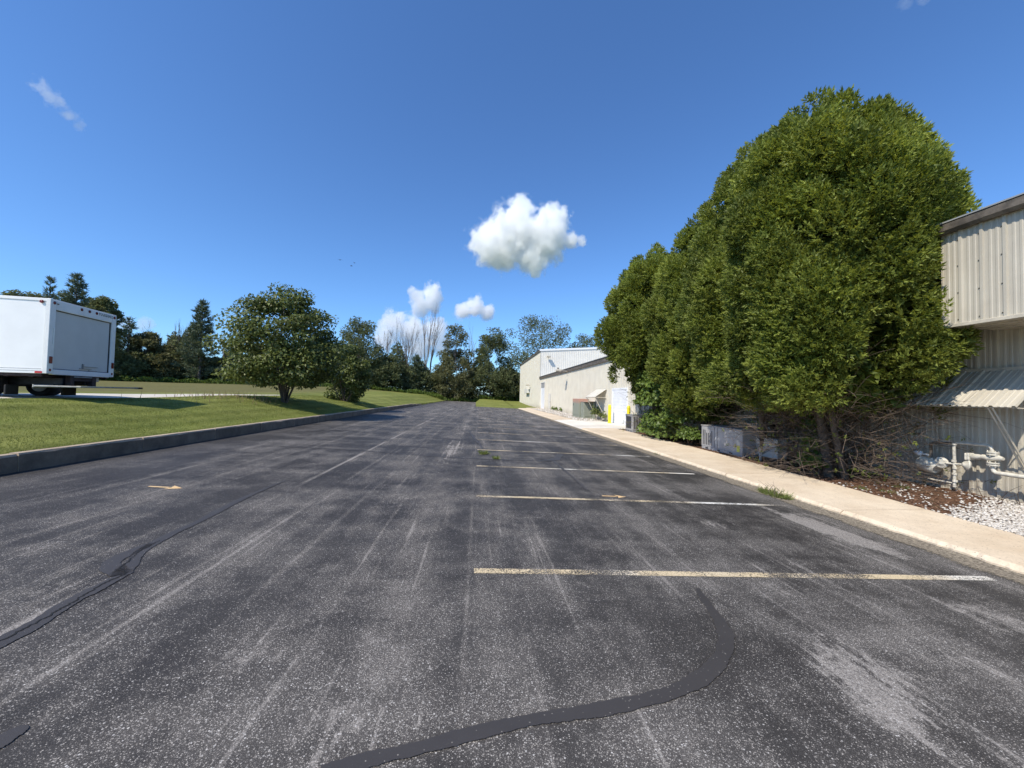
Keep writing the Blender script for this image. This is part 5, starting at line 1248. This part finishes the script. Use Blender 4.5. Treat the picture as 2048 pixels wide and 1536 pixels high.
# ------------------------------------------------------------------ clouds: real volumes far beyond the trees
def cloud(name, px, py, wpx, D, blobs, label, dens=.09, thin=0.0, seed=0.0, nscale=1.5, depth=.55, soft=.32, amp=1.3):
    """blobs (u, v, r) in photo pixels relative to (px, py); one closed box holds the vapour"""
    s = D/FPX; c = px_d(px, py, D)
    us = [b[0]-b[2]*1.5 for b in blobs]+[b[0]+b[2]*1.5 for b in blobs]; vs = [b[1]-b[2]*1.5 for b in blobs]+[b[1]+b[2]*1.5 for b in blobs]
    hx = max(abs(min(us)), abs(max(us)))*s; hz = max(abs(min(vs)), abs(max(vs)))*s; rm = max(b[2] for b in blobs)*s*1.5
    mb = MB(); mb.box(-hx, hx, -rm, rm, -hz, hz)
    k = N(name); q = k.coord('Object')
    nn = k.n('ShaderNodeTexNoise'); k.set(nn.inputs['Vector'], k.map(q, (1, 1, 1), (seed*37, seed*11, seed*23)))
    nn.inputs['Scale'].default_value = nscale/(s*38); nn.inputs['Detail'].default_value = 7; nn.inputs['Roughness'].default_value = .66
    tot = None
    for (u, v, r) in blobs:
        vm = k.n('ShaderNodeVectorMath', operation='DISTANCE'); k.set(vm.inputs[0], q); vm.inputs[1].default_value = (u*s, 0, -v*s)
        f = k.m_('SUBTRACT', 1.0, k.m_('DIVIDE', vm.outputs['Value'], r*s))
        tot = f if tot is None else k.m_('SMOOTH_MAX', tot, f, .25)
    fld = k.add(tot, k.mul(k.add(nn.outputs[0], -.5), 1.9*amp), -thin)
    den = k.mul(k.ramp(fld, 0.0, soft), dens*100.0/(s*100))
    vol = k.n('ShaderNodeVolumePrincipled'); vol.inputs['Color'].default_value = (1, 1, 1, 1); vol.inputs['Anisotropy'].default_value = .0
    k.set(vol.inputs['Density'], den)
    k.t.links.new(vol.outputs[0], k.out.inputs['Volume'])
    o = mb.build('cloud', k.m); o.location = c; o.rotation_euler[2] = math.atan2(-(c.x), c.y)
    tag(o, label, 'cloud', 'clouds')
    return o
cloud('vapour a', 1050, 475, 230, 2600, [(-62, 15, 48), (-20, -5, 55), (35, 0, 52), (55, -35, 34), (-10, -60, 26), (20, 40, 36), (92, 5, 19), (112, 3, 12), (-45, 40, 30), (25, 68, 15)], 'largest white cloud, left of the big cedars', seed=1)
cloud('vapour b', 850, 600, 90, 4200, [(-18, -8, 18), (15, -14, 22), (-5, 14, 20), (18, 8, 18)], 'small cloud above the bare trees', seed=2, nscale=2.0)
cloud('vapour c', 835, 660, 150, 4600, [(-45, -8, 30), (-10, 0, 34), (35, -4, 28), (-60, 20, 26), (5, 30, 34), (45, 25, 24)], 'low broad cloud behind the bare trees', dens=.05, seed=3, nscale=1.9)
cloud('vapour d', 946, 616, 90, 4400, [(-20, 6, 19), (5, -4, 22), (26, 8, 18)], 'small cloud right of the bare trees', seed=4, nscale=2.0)
cloud('vapour e', 272, 645, 70, 4400, [(-14, 4, 17), (10, 0, 18), (-25, 14, 14)], 'faint low cloud between the truck and the tall pine', seed=5, nscale=1.5, dens=.02)
cloud('vapour f', 118, 210, 90, 2400, [(-26, -22, 20), (-4, -6, 22), (14, 12, 18), (28, 26, 14)], 'thin wispy cloud high at the left', seed=6, nscale=2.4, dens=.02, thin=.28, amp=1.6)
cloud('vapour g', 1828, 0, 60, 2400, [(-12, 0, 17), (12, 4, 16)], 'wisp of cloud at the top edge above the cedars', seed=7, nscale=1.3, dens=.006, thin=.12)
